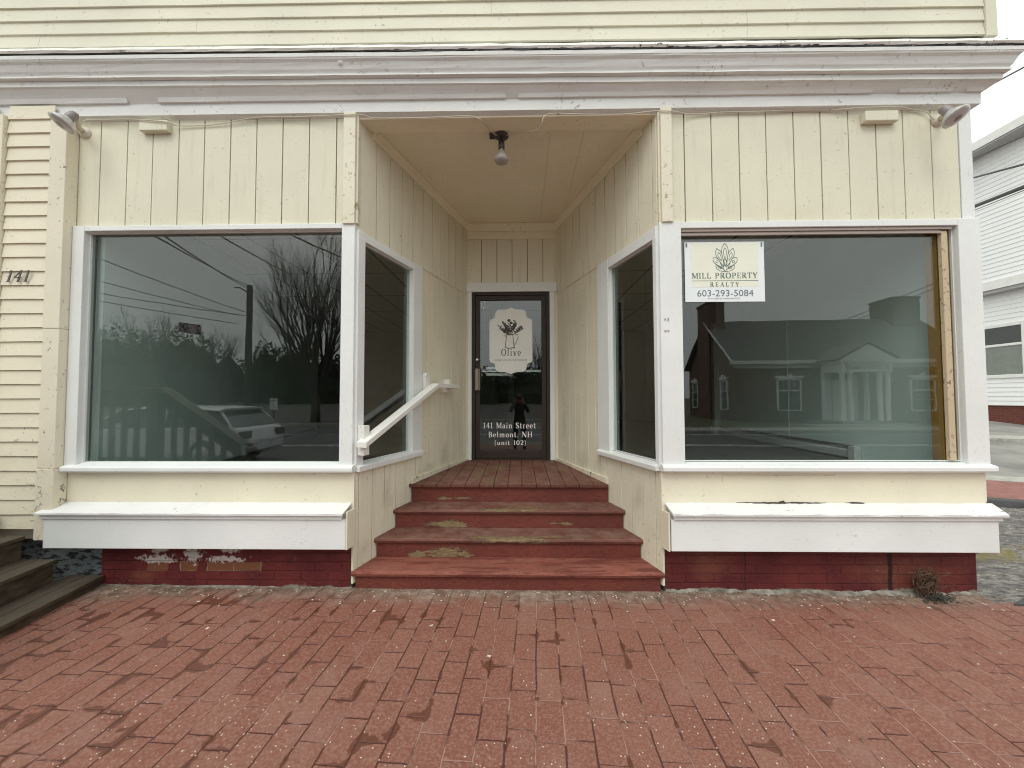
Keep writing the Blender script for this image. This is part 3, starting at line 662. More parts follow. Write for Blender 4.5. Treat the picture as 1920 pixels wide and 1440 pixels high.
# --- windows
def window(name, M_, ox0, ox1, oz0, oz1, cx0, cx1, cz0, cz1, gy=0.035, front=-0.03, matf=None, clip=None, parent=B):
    fr = MB(M_)
    fr.box(cx0, ox0, front, 0.06, cz0, cz1); fr.box(ox1, cx1, front, 0.06, cz0, cz1)
    fr.box(ox0 + .0005, ox1 - .0005, front + 0.002, 0.06, oz1, cz1 - 0.002)
    f = fr.build(name, matf or M['white_thick'], parent, 0.004)
    MB(M_).box(ox0 - 0.02, ox1 + 0.02, gy, gy + 0.006, oz0 - 0.02, oz1 + 0.02).build('glass_pane', M['glass'], f)
    st = MB(M_); w = 0.007
    st.box(ox0, ox0 + w, gy - 0.02, gy - 0.002, oz0, oz1); st.box(ox1 - w, ox1, gy - 0.02, gy - 0.002, oz0, oz1)
    st.box(ox0 + w, ox1 - w, gy - 0.02, gy - 0.002, oz1 - w, oz1); st.box(ox0 + w, ox1 - w, gy - 0.02, gy - 0.002, oz0, oz0 + w * .7)
    st.build('glazing_stop', M['white'], f, 0.002)
    return f
wl = window('display_window', I4, -3.508, -1.410, 0.990, 2.862, -3.603, -1.305, 0.96, 2.905)
wr = window('display_window', I4, 1.270, 3.392, 1.012, 2.832, 1.100, 3.556, 0.97, 2.885)
# right window: bare wood stop and stained board at its right jamb, weathered head stop
MB().box(3.292, 3.340, 0.0, 0.03, 1.02, 2.80).build('wood_stop', M['stop_wood'], wr, 0.003)
MB().box(1.28, 3.290, -0.003, 0.014, 2.782, 2.806).box(1.28, 3.36, -0.014, -0.004, 2.808, 2.829).build('head_stop', M['stop_grey'], wr, 0.002)
MB().box(3.29, 3.40, 0.043, 0.125, 0.90, 2.83).build('inner_board', M['orange_wood'], wr)
# recess windows
wrl = window('recess_window', ML, 0.085, 0.80, 0.99, 2.79, 0.0, 0.965, 0.955, 2.86, front=-0.022, gy=0.03)
wrr = window('recess_window', MR, LR - 0.745, LR - 0.045, 1.003, 2.768, LR - 0.965, LR, 0.965, 2.86, front=-0.022, gy=0.03)
# posts between front and side windows (solid core behind the casings)
MB().prism_z([(-1.40, 0.062), (-1.335, 0.062), (-1.31, 0.085), (-1.385, 0.11)], 0.9, 2.88).build('corner_post', M['white'], B)
MB().prism_z([(1.125, 0.062), (1.245, 0.062), (1.245, 0.10), (1.10, 0.09)], 0.9, 2.88).build('corner_post', M['white'], B)
# sills
def sill_poly(zt, zb): return [(0.05, zb), (-0.055, zb), (-0.062, zb + 0.012), (-0.062, zt - 0.012), (-0.055, zt), (0.05, zt + 0.028)]
MB().prism_x(sill_poly(0.978, 0.932), -3.603, -1.292).build('window_sill', M['white'], wl, 0.002)
MB().prism_x(sill_poly(0.985, 0.938), 1.090, 3.575).build('window_sill', M['white'], wr, 0.002)
MB(ML).prism_x([(0.04, 0.925), (-0.045, 0.925), (-0.048, 0.965), (-0.04, 0.972), (0.04, 0.992)], 0.012, 0.962).build('window_sill', M['white'], wrl, 0.002)
MB(MR).prism_x([(0.04, 0.935), (-0.045, 0.935), (-0.048, 0.972), (-0.04, 0.98), (0.04, 1.004)], LR - 0.962, LR - 0.012).build('window_sill', M['white'], wrr, 0.002)
# rust plate outline marks on the right post
mk = MB(); mk.box(1.128, 1.138, -0.0335, -0.0305, 2.105, 2.12).box(1.152, 1.163, -0.0335, -0.0305, 2.100, 2.125).box(1.126, 1.142, -0.0335, -0.0305, 2.015, 2.028).box(1.150, 1.163, -0.0335, -0.0305, 2.015, 2.03)
mk.each('screw_patch', M['stop_grey'], wr)
# right corner board and left narrow return
MB().box(3.457, 3.552, -0.006, 0.03, 2.886, 3.80).box(3.553, 3.575, 0.02, 0.11, 0.70, 3.80).each('corner_board', M['white'], B, 0.003)
# --- wall under the windows
MB().box(-3.604, -1.300, 0.0, 0.05, 0.60, 0.931).each('bulkhead_panel', M['cream_low'], B, 0.002)
MB().box(1.094, 3.540, 0.0, 0.05, 0.60, 0.937).box(3.545, 3.560, 0.012, 0.08, 0.60, 0.937).each('bulkhead_panel', M['cream_low'], B, 0.002)
MB().box(-3.60, -1.35, 0.052, 0.12, 0.3, 0.96).box(1.13, 3.53, 0.052, 0.12, 0.3, 0.96).each('panel_backing', M['dark_gap'], B)
# inset line on the right bulkhead
MB().box(1.56, 2.42, -0.0015, 0.0, 0.905, 0.908).box(1.56, 1.563, -0.0015, 0.0, 0.85, 0.904).each('patch_seam', M['stop_wood'], B)

# --- sloping ledges and aprons
def jag_ledge(x0, x1, y_back, y_front, z_back, z_front, th, seed, rough=0.004, n=120):
    rnd = random.Random(seed); vs = []; fs = []
    def nz(i, a): return a * (math.sin(i * 0.37 + seed) * 0.5 + rnd.uniform(-0.5, 0.5))
    for i in range(n + 1):
        t = i / n; dzf = nz(i, rough); dyf = nz(i + 9, rough); dzb = nz(i + 4, rough * 0.6)
        # ends follow the mitred cuts
        xb = x0[0] + (x1[0] - x0[0]) * t; xf = x0[1] + (x1[1] - x0[1]) * t
        vs += [(xb, y_back, z_back + dzb), (xf, y_front + dyf, z_front + dzf), (xf, y_front + dyf * 0.5, z_front - th), (xb, y_back, z_back - th)]
    for i in range(n):
        a = 4 * i; b = a + 4
        fs += [(a, a + 1, b + 1, b), (a + 1, a + 2, b + 2, b + 1), (a + 2, a + 3, b + 3, b + 2)]
    fs += [(0, 3, 2, 1), (4 * n, 4 * n + 1, 4 * n + 2, 4 * n + 3)]
    return MB().add(vs, fs)
for (xa, xb, fa, fb, zc, sd_) in ((-3.66, -1.318, -3.70, -1.330, 0.0, 3), (1.118, 3.585, 1.130, 3.545, 0.006, 8)):
    jag_ledge((xa, fa), (xb, fb), -0.0005, -0.135, 0.690 + zc, 0.640 + zc, 0.014, sd_, 0.005 if sd_ == 8 else 0.0025).build('ledge', M['white_ledge'], B)
    MB().box(fa + 0.018, fb - 0.018, -0.112, -0.0005, 0.590 + zc, 0.632 + zc).build('ledge_moulding', M['white'], B, 0.003)
    a1 = -3.664 if sd_ == 3 else 1.128; b1 = -1.319 if sd_ == 3 else 3.512
    MB().box(a1, b1, -0.098, -0.0005, 0.362, 0.588 + zc).build('apron_board', M['white_apron'], B, 0.004)
# rot holes behind the right ledge
rg = MB(); rnd = random.Random(14)
for x0, x1, hh in ((1.66, 2.36, 0.006), (2.48, 2.64, 0.008), (1.98, 2.05, 0.02)):
    n = max(5, int((x1 - x0) / 0.03)); vs = []; fs = []
    for i in range(n + 1):
        t = i / n; env = math.sin(math.pi * t) ** .6; x = x0 + (x1 - x0) * t
        vs += [(x, -0.0012, 0.698 + hh * env * rnd.uniform(.2, 1)), (x, -0.014 * env * rnd.uniform(.5, 1.2) - .001, 0.6935)]
    for i in range(n): fs.append((2 * i, 2 * i + 1, 2 * i + 3, 2 * i + 2))
    rg.add(vs, fs)
rg.each('rot_gap', M['dark_gap'], B)
# cheeks closing the ledge ends at the opening
for (p, q, s_) in (((-1.302, 0.0), (-1.317, -0.100), 1), ((1.098, 0.0), (1.118, -0.100), -1)):
    MB().prism_z([p, q, (q[0] + 0.012 * s_, q[1]), (p[0] + 0.014 * s_, p[1])], 0.362, 0.645).build('cheek_board', M['cream_recess'], B)

# --- recess walls
def edges_from(a, b, step, off=0.0):
    r = [a]; x = a + off + step
    if off > 0: x = a + off
    while x < b - 0.03: r.append(x); x += step
    return r + [b]
def recess(Mx, L, wx0, wx1, front_at_zero):
    up = MB(Mx)
    ee = edges_from(0, L, 0.19, 0.24 if front_at_zero else 0.13)
    boards(up, ee, 2.862, CEIL - 0.005, -0.004, 0.016, 0.010)
    up.build('board_panel', M['cream_recess'], B, 0.0015)
    lo = MB(Mx)
    far0, far1 = (wx1, L) if front_at_zero else (0, wx0)
    boards(lo, edges_from(far0, far1, 0.165, 0.04), 0.62, 2.86, 0.0, 0.016, 0.007, jitter=0.0005)
    lo.build('board_panel', M['cream_recess'], B, 0.001)
    u2 = MB(Mx)
    boards(u2, edges_from(wx0, wx1, 0.165, 0.06), 0.06, 0.93, 0.0, 0.016, 0.0065)
    u2.build('board_panel', M['cream_recess'], B, 0.0015)
    bk = MB(Mx)
    bk.box(0.02, L - 0.02, 0.017, 0.07, 2.80, CEIL); bk.box(wx0 + 0.02, wx1 - 0.02, 0.017, 0.07, -0.02, 0.985)
    bk.each('panel_backing', M['dark_gap'], B)
    b2 = MB(Mx); b2.box(far0 + .002, far1 - .002, 0.0045, 0.07, -0.02, 2.86); b2.each('panel_backing', M['groove_light'], B)
recess(ML, LL, 0.0, 0.965, True)
recess(MR, LR, LR - 0.965, LR, False)
# base trims along the deck
MB(ML).box(0.80, LL - 0.01, -0.022, -0.001, 0.655, 0.725).build('base_trim', M['cream_peel'], B, 0.004)
MB(MR).box(0.01, LR - 0.82, -0.022, -0.001, 0.655, 0.725).build('base_trim', M['cream_peel'], B, 0.004)
# crown trims
MB(ML).prism_x([(-0.001, 3.715), (-0.016, 3.715), (-0.02, 3.73), (-0.045, 3.788), (-0.045, 3.799), (-0.001, 3.799)], 0.17, LL - 0.03).build('crown_trim', M['cream_ceiling'], B)
MB(MR).prism_x([(-0.001, 3.715), (-0.016, 3.715), (-0.02, 3.73), (-0.045, 3.788), (-0.045, 3.799), (-0.001, 3.799)], 0.03, LR - 0.17).build('crown_trim', M['cream_ceiling'], B)
# ceiling boards
mb = MB(); x = -1.32
while x < 1.12:
    x2 = x + 0.145; gq = random.choice((0.0003, 0.0003, 0.0003, 0.0018)); mb.box(x + gq, x2 - 0.0003, 0.12, 2.02, CEIL + random.uniform(0, 0.0012), CEIL + 0.02); x = x2
mb.build('porch_ceiling', M['cream_ceiling'], B)
MB().box(-1.30, 1.115, -0.002, 0.165, 3.765, 3.90).build('ceiling_beam', M['cream_ceiling'], B, 0.004)
# --- door wall
mb = MB(); boards(mb, [-0.70, -0.497, -0.292, -0.091, 0.110, 0.315, 0.51], 3.018, 3.66, 1.995, 2.012, 0.007); mb.build('board_panel', M['cream_recess'], B, 0.0015)
MB().box(-0.69, 0.50, 1.982, 1.993, 3.60, 3.70).prism_x([(1.994, 3.701), (1.975, 3.701), (1.94, 3.785), (1.94, 3.798), (1.994, 3.798)], -0.69, 0.50).build('crown_trim', M['cream_ceiling'], B, 0.002)
MB().box(-0.75, 0.56, 2.013, 2.08, 2.90, 3.82).each('panel_backing', M['dark_gap'], B)
MB().box(-0.690, 0.492, 1.965, 2.04, 2.896, 3.017).box(-0.672, -0.622, 1.968, 2.04, 0.70, 2.895).box(0.398, 0.462, 1.968, 2.04, 0.70, 2.895).build('door_casing', M['white'], B, 0.005)
MB().box(-0.76, -0.673, 1.99, 2.05, 0.60, 2.895).box(0.463, 0.56, 1.99, 2.05, 0.60, 2.895).build('board_panel', M['cream_recess'], B)
# door
D = MB(); D.box(-0.621, -0.575, 1.985, 2.06, 0.70, 2.885).box(0.355, 0.397, 1.985, 2.06, 0.70, 2.885).box(-0.574, 0.354, 1.985, 2.06, 2.855, 2.885).box(-0.574, 0.354, 1.985, 2.06, 0.70, 0.712)
D = D.build('entrance_door', M['bronze'], B, 0.003)
lf = MB(); lf.box(-0.572, -0.515, 1.998, 2.04, 0.716, 2.852).box(0.292, 0.352, 1.998, 2.04, 0.716, 2.852).box(-0.514, 0.291, 1.998, 2.04, 2.79, 2.852).box(-0.514, 0.291, 1.998, 2.04, 0.716, 0.815)
lf.build('door_leaf', M['bronze'], D, 0.003)
MB().box(-0.52, 0.295, 2.016, 2.022, 0.81, 2.795).build('glass_pane', M['glass'], D)
MB().box(-0.572, -0.528, 1.945, 1.955, 1.603, 1.885).box(-0.565, -0.545, 1.9555, 1.997, 1.62, 1.64).box(-0.565, -0.545, 1.9555, 1.997, 1.845, 1.865).box(-0.520, -0.512, 1.95, 1.997, 1.60, 1.885).build('door_pull', M['brass'], D, 0.002)
MB().lathe([(0, 0.016), (0.012, 0.016), (0.02, 0.010), (0.021, 0)], (-0.553, 1.997, 2.005), (0, -1, 0)).build('lock', M['steel'], D, smooth=True)
MB().box(0.350, 0.362, 1.972, 1.996, 0.90, 1.02).box(0.350, 0.362, 1.972, 1.996, 2.55, 2.67).each('hinge', M['bronze'], D, 0.002)
MB().box(-0.51, 0.29, 2.07, 2.09, 1.852, 1.866).build('push_bar', M['steel'], D)
MB().box(-0.44, -0.185, 2.075, 2.085, 1.885, 1.915).box(-0.44, -0.09, 2.075, 2.085, 1.80, 1.835).each('bar_pad', M['vinyl'], D)
FT = Matrix.Translation((0, 2.0148, 0))
tl = MB(); serif_text(tl, '141 Main Street', -0.130, 1.108, 0.690, 0.073, FT, 0.10, 1.1); tl.build('door_lettering', M['vinyl'], D)
tl = MB(); serif_text(tl, 'Belmont. NH', -0.120, 0.992, 0.575, 0.070, FT, 0.10, 1.1); tl.build('door_lettering', M['vinyl'], D)
tl = MB(); serif_text(tl, '{unit 102}', -0.122, 0.892, 0.42, 0.058, FT, 0.12, 1.1); tl.build('door_lettering', M['vinyl'], D)

# hanger outline sticker in the glass corner
hk = MB(); strokes_into(hk, [[(0, 0, .006), (0, .07, .006), (.015, .085, .006), (.035, .085, .006), (.05, .07, .006), (.05, 0.0, .006), (.035, -.012, .006), (.02, 0.01, .006)]], -0.497, 2.69, 1, 1, FT); hk.lathe([(0, 0.0), (0.008, 0)], (-0.475, 2.0149, 2.70), (0, -1, 0), 12)
hk.build('sticker', M['vinyl'], D)

# --- foundation
found = MB().box(-3.335, -1.325, 0.03, 0.30, -0.25, 0.40).box(1.12, 3.485, 0.03, 0.30, -0.25, 0.42)
found.box(3.30, 3.485, 0.302, 8.0, -0.25, 0.42)
found.each('foundation', M['found'], B, 0.004)
MB().box(-5.9, -3.337, 0.10, 0.40, -0.25, 0.42).build('stone_foundation', M['stone'], B)
MB().box(-1.26, 1.06, 0.30, 0.34, -0.25, 0.10).build('foundation', M['found'], B)
MB().box(3.42, 3.54, 0.13, 8.0, 0.40, 4.30).build('side_wall', M['siding'], B)

# --- left siding, pilaster, upper siding
def clap(x0, x1, z0, z1, exp, y, seed, slope=0.0, proud=0.014, joints=(), Mx=None):
    mb = MB(Mx); rnd = random.Random(seed); z = z0; k = 0
    while z < z1:
        cuts = [x0] + sorted(j for j, kk in joints if kk == k) + [x1]
        for a, b in zip(cuts[:-1], cuts[1:]):
            n = max(2, int((b - a) / 0.35)); g = 0.001
            dz = [rnd.uniform(-0.0018, 0.0018) for _ in range(n + 1)]
            vs = []; fs = []
            for i in range(n + 1):
                xx = a + g + (b - a - 2 * g) * i / n; zz = z + dz[i] + slope * (xx - x1)
                pr = proud + rnd.uniform(-0.001, 0.001)
                vs += [(xx, y - pr, zz), (xx, y - pr + 0.0015, zz - 0.001), (xx, y, zz + exp + 0.004), (xx, y + 0.004, zz - 0.001)]
            for i in range(n):
                p = 4 * i; q = p + 4
                fs += [(p, q, q + 2, p + 2), (p + 3, q + 3, q, p)]
            fs += [(0, 2, 3), (4 * n, 4 * n + 3, 4 * n + 2)]
            mb.add(vs, fs)
        z += exp; k += 1
    return mb
clap(-4.118, -3.742, 0.50, 3.80, 0.1125, -0.062, 5).build('side_siding', M['siding_left'], B)
MB().box(-4.22, -4.122, -0.10, 0.0, 0.50, 3.79).build('door_casing', M['cream_peel'], B, 0.003)
clap(-6.0, -4.22, 0.50, 3.80, 0.1125, -0.062, 6).build('side_siding', M['siding_left'], B)
pil = MB(); pil.box(-3.741, -3.607, -0.092, 0.0, 2.062, 3.79).box(-3.741, -3.607, -0.090, 0.0, 0.965, 2.060).box(-3.745, -3.604, -0.095, 0.0, 0.42, 0.963)
pil.build('pilaster', M['cream_peel'], B, 0.004)
MB().box(-6.0, -3.60, 0.003, 0.12, 0.40, 4.30).each('panel_backing', M['siding_left'], B)
up = clap(-6.2, 3.618, 4.315, 6.6, 0.1125, -0.055, 9, slope=-0.0062, joints=[(-0.21, 2), (-0.21, 3), (1.80, 1), (1.80, 0), (-2.6, 1), (2.9, 3), (-3.9, 0), (0.9, 4)])
up.build('upper_siding', M['siding'], B)
MB().box(3.62, 3.702, -0.078, 0.0, 4.292, 6.6).box(3.66, 3.70, 0.001, 0.12, 4.292, 6.6).each('upper_corner_board', M['siding'], B, 0.003)
MB().box(-6.2, 3.655, 0.002, 8.0, 4.28, 6.6).build('upper_wall', M['siding'], B)

# --- cornice
prof = [(0.0, 3.765, 0.3), (0.041, 3.782, 0.3), (0.043, 3.868, 0.35), (0.052, 3.872, 0.5), (0.105, 3.914, 0.9), (0.119, 3.916, 1), (0.121, 3.958, 1), (0.131, 3.962, 1), (0.134, 3.975, 1), (0.141, 3.978, 1),
        (0.146, 3.988, 1), (0.157, 4.004, 1), (0.166, 4.026, 1), (0.175, 4.046, 1), (0.190, 4.060, 1), (0.193, 4.068, 1), (0.197, 4.071, 1), (0.199, 4.098, 1), (0.15, 4.10, 1), (0.0, 4.16, 1)]
def cornice_strip(pf, x0, x1, nx, jit=0.0012, ret=True, seed=2, close=False):
    rnd = random.Random(seed); vs = []; fs = []; m = len(pf); rows = []
    for i in range(nx + 1):
        t = i / nx; row = []
        for (p, z, k) in pf:
            xe = 3.55 + p if ret else x1
            x = x0 + (xe - x0) * t
            zz = z - (x - 3.6) * 0.0098 * k + (rnd.uniform(-jit, jit) if 0 < i < nx else 0)
            row.append(len(vs)); vs.append((x, -p + (rnd.uniform(-jit, jit) if 0 < i < nx else 0), zz))
        rows.append(row)
    if ret:
        row = []
        for (p, z, k) in pf: row.append(len(vs)); vs.append((3.55 + p, 8.0, z))
        rows.append(row)
    for a, b in zip(rows[:-1], rows[1:]):
        for j in range(m - 1): fs.append((a[j], b[j], b[j + 1], a[j + 1]))
        if close: fs.append((a[m - 1], b[m - 1], b[0], a[0]))
    if close: fs.append(tuple(rows[0])); fs.append(tuple(rows[-1]))
    return MB().add(vs, fs)
cn = cornice_strip(prof, -6.2, 3.55, 46).build('cornice', M['white_cornice'], B)
# bead under the bed moulding, with broken gaps
for a, b in ((-6.2, -3.15), (-2.90, -0.10), (0.0, 2.75), (2.95, 3.36), (3.46, 3.598)):
    cornice_strip([(0.044, 3.870, 0.35), (0.060, 3.868, 0.4), (0.066, 3.878, 0.5), (0.072, 3.886, .6), (0.085, 3.897, .7)], a, b, max(2, int((b - a) * 5)), 0.0008, False, 4).build('bed_moulding', M['white_cornice'], cn)
cornice_strip([(0.124, 3.956, 1), (0.150, 3.962, 1), (0.150, 3.974, 1), (0.135, 3.9765, 1)], -6.2, 3.55, 50, 0.0015, True, 12).build('bed_moulding', M['white_cornice'], cn)
cornice_strip([(0.192, 4.100, 1), (0.201, 4.102, 1), (0.203, 4.118, 1), (0.190, 4.121, 1)], -1.2, 3.55, 110, 0.004, True, 5).build('drip_edge', M['black_edge'], cn)
cornice_strip([(0.203, 4.112, 1), (0.212, 4.126, 1), (0.205, 4.150, 1), (0.185, 4.162, 1), (0.05, 4.290, .7), (0.0, 4.290, .7)], -6.2, 3.55, 90, 0.0022, True, 6).build('cornice_cap', M['cap'], cn)
MB().lathe([(0, 0.012), (0.02, 0.010), (0.026, 0.0)], (-1.37, -0.168, 4.095), (0, -1, -0.3)).build('cap_plug', M['white_cornice'], cn, smooth=True)
# wooden blocks nailed under the frieze
MB().box(-3.065, -2.835, -0.05, -0.0005, 3.672, 3.755).build('wooden_block', M['cream'], B, 0.005)
MB().box(2.70, 2.955, -0.05, -0.0005, 3.655, 3.735).build('wooden_block', M['cream'], B, 0.005)

# --- interior
FL, IC = 0.88, 3.31
poly = [(-3.50, 0.12), (-1.36, 0.12), (-0.765, 2.10), (0.57, 2.10), (1.17, 0.12), (3.41, 0.12), (3.41, 7.4), (-5.6, 7.4), (-5.6, 0.13)]
poly2 = [(-5.6, 0.13), (-1.36, 0.12), (-0.765, 2.10), (0.57, 2.10), (1.17, 0.12), (3.41, 0.12), (3.41, 7.4), (-5.6, 7.4)]
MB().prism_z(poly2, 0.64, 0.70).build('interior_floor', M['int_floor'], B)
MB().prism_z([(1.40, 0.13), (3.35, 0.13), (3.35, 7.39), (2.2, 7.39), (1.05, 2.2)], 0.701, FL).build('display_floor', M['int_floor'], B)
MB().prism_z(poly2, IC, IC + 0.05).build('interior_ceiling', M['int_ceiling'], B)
tw = MB()
tw.prism_z([(-3.50, 0.125), (-3.565, 0.125), (-4.70, 5.72), (-4.64, 5.73)], 0.70, IC)
tw.box(3.36, 3.408, 0.13, 3.56, FL, IC)
tw.each('interior_wall', M['teal_wall'], B)
sm = MB()
for y in (1.85,): sm.box(3.353, 3.359, y, y + 0.008, FL, IC)
for t in ():
    x = -3.50 - 1.14 * t; y = 0.125 + 5.605 * t; sm.box(x - 0.001, x + 0.005, y, y + 0.01, 0.70, IC)
sm.each('wall_seam', M['seam'], B)
MB().box(3.27, 3.358, 3.50, 3.58, FL, 2.75).box(3.25, 3.36, 3.48, 3.60, FL, FL + 0.14).build('interior_post', M['heater'], B, 0.004)
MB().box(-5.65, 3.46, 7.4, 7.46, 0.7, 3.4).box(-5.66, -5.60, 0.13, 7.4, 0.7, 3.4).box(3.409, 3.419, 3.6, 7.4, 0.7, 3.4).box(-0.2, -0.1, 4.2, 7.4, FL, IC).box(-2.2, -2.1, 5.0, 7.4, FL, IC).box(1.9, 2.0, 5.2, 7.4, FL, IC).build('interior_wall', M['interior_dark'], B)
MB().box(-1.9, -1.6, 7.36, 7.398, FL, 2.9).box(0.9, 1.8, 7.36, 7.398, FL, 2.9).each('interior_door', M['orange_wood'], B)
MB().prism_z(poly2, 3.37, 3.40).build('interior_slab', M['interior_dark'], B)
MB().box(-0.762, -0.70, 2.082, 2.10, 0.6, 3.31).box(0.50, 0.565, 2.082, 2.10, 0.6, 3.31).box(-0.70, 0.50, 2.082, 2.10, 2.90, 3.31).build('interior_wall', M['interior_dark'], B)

def heater(name, label, a, b, side):
    FLh = FL if side > 0 else 0.70
    t = thing(name, label, 'heater', (a[0], a[1], FLh), 'baseboard heaters inside the shop')
    d = Vector((b[0] - a[0], b[1] - a[1], 0)); L = d.length; u = d.normalized(); v = Vector((-u.y, u.x, 0)) * side
    Mh = Matrix(((u.x, v.x, 0, a[0]), (u.y, v.y, 0, a[1]), (0, 0, 1, FLh), (0, 0, 0, 1)))
    MB(Mh).prism_x([(0, 0.0), (0.05, 0.022), (0.056, 0.09), (0.045, 0.10), (0, 0.10)], 0.08, L).build('heater_cover', M['heater'], t)
    MB(Mh).box(0.08, L, 0.003, 0.03, 0.115, 0.14).build('heater_fins', M['dark_gap'], t)
    MB(Mh).box(0.0, 0.078, 0.0, 0.066, 0.0, 0.135).build('end_cap', M['heater'], t, 0.004)
    return t
heater('baseboard_heater', 'low white baseboard heater on the floor inside the left display window', (-3.94, 2.36), (-4.60, 5.6), -1)
heater('baseboard_heater', 'low white baseboard heater along the wall inside the right display window', (3.352, 0.84), (3.352, 3.45), 1)

# ------------------------------------------------------------------ entrance steps
ST = thing('entrance_steps', 'worn red painted wooden steps and plank deck leading up to the shop door', 'steps', (-0.1, 0.4, 0))
def lx(y): return LA[0] + (LB[0] - LA[0]) * y / 2.0
def rxx(y): return RA[0] + (RB[0] - RA[0]) * y / 2.0
def tread(y0, y1, z, th, mat, ex=0.0, seed=1):
    rnd = random.Random(seed); n = 40; vs = []; fs = []
    g = 0.004
    for i in range(n + 1):
        t = i / n
        xf = (lx(max(y0, 0)) + g - ex) + ((rxx(max(y0, 0)) - g + ex) - (lx(max(y0, 0)) + g - ex)) * t
        xb = (lx(y1) + g) + ((rxx(y1) - g) - (lx(y1) + g)) * t
        j = rnd.uniform(-0.0025, 0.0025)
        dip = -0.006 * math.exp(-((xf + 0.1) / 0.35) ** 2)
        vs += [(xb, y1, z + 0.002), (xf, y0 + 0.018, z + dip + j * 0.3), (xf, y0 + 0.006 + j, z - 0.006 + dip), (xf, y0 + j, z - th * 0.5), (xf, y0 + 0.007, z - th), (xb, y1, z - th)]
    for i in range(n):
        a = 6 * i; b = a + 6
        for k in range(6): fs.append((a + k, a + (k + 1) % 6, b + (k + 1) % 6, b + k))
    fs += [tuple(range(6)), tuple(range(6 * n, 6 * n + 6))]
    return MB().add(vs, fs)
tread(-0.012, 0.262, 0.163, 0.040, M['red_low'], 0.012, 1).build('tread', M['red_low'], ST)
tread(0.236, 0.515, 0.325, 0.036, M['red_tread'], 0, 2).build('tread', M['red_tread'], ST)
tread(0.488, 0.765, 0.492, 0.034, M['red_tread'], 0, 3).build('tread', M['red_tread'], ST)
for (y, z0, z1, ex) in ((0.018, -0.06, 0.122, 0.0), (0.263, 0.166, 0.2885, 0), (0.516, 0.328, 0.4575, 0), (0.766, 0.495, 0.634, 0)):
    MB().hexa([(lx(y) + 0.012, y, z0), (rxx(y) - 0.012, y, z0), (rxx(y) - 0.012, y + 0.02, z0), (lx(y) + 0.012, y + 0.02, z0)],
              [(lx(y) + 0.012, y, z1), (rxx(y) - 0.012, y, z1), (rxx(y) - 0.012, y + 0.02, z1), (lx(y) + 0.012, y + 0.02, z1)]).build('riser', M['red_riser'], ST)
dk = MB(); xs = [-1.085 + 0.1385 * k for k in range(15)]
for k, (a, b) in enumerate(zip(xs[:-1], xs[1:])):
    yf = 0.735 + random.uniform(-0.003, 0.003)
    # each plank runs to the side wall it meets
    def yend(x):
        yl = (x - LA[0]) / (LB[0] - LA[0]) * 2.0 if x < LB[0] else 2.0
        yr = (RA[0] - x) / (RA[0] - RB[0]) * 2.0 if x > RB[0] else 2.0
        return min(yl, yr, 1.99)
    a_, b_ = a + 0.002, min(b - 0.002, 0.868)
    if a_ >= b_: continue
    ya, yb = yend(a_), yend(b_)
    if max(ya, yb) <= yf + 0.01: continue
    ya = max(ya, yf + 0.004); yb = max(yb, yf + 0.004)
    def zz(y): return 0.667 + (y - 0.735) * 0.025
    j = random.uniform(-0.001, 0.001)
    dk.hexa([(a_, yf, 0.637), (b_, yf, 0.637), (b_, yb, zz(yb) - 0.03), (a_, ya, zz(ya) - 0.03)], [(a_, yf, 0.667 + j), (b_, yf, 0.667 + j), (b_, yb, zz(yb) + j), (a_, ya, zz(ya) + j)])
dk.build('deck', M['red_deck'], ST, 0.004)

# ------------------------------------------------------------------ handrail
HR = thing('handrail', 'white painted wooden handrail bracketed to the left wall of the entrance', 'handrail', (-1.2, 0.2, 1.0))
def lp(x, out, z): return ML @ Vector((x, -out, z))
def beam(pts, w, h, name, par, mat):
    vs = []; fs = []
    for p in pts:
        x, o_, z = p
        vs += [tuple(lp(x, o_ - w / 2, z - h)), tuple(lp(x, o_ + w / 2, z - h)), tuple(lp(x, o_ + w / 2, z)), tuple(lp(x, o_ - w / 2, z))]
    for i in range(len(pts) - 1):
        a = 4 * i; b = a + 4
        for k in range(4): fs.append((a + k, a + (k + 1) % 4, b + (k + 1) % 4, b + k))
    fs += [(0, 1, 2, 3), (4 * len(pts) - 4, 4 * len(pts) - 3, 4 * len(pts) - 2, 4 * len(pts) - 1)]
    return MB().add(vs, fs).build(name, mat, par, 0.004)
beam([(-0.03, 0.095, 1.168), (1.10, 0.095, 1.660), (1.60, 0.095, 1.662)], 0.092, 0.046, 'rail', HR, M['handrail'])
MB(ML).box(0.012, 0.078, -0.085, -0.024, 1.055, 1.290).build('bracket', M['handrail'], HR, 0.004)
MB(ML).prism_y([(0.985, 1.52), (1.065, 1.52), (1.065, 1.735), (1.045, 1.765), (1.01, 1.765), (0.985, 1.735)], -0.052, -0.001).build('bracket', M['handrail'], HR, 0.003)
MB(ML).box(1.455, 1.50, -0.075, -0.001, 1.570, 1.718).build('bracket', M['handrail'], HR, 0.003)

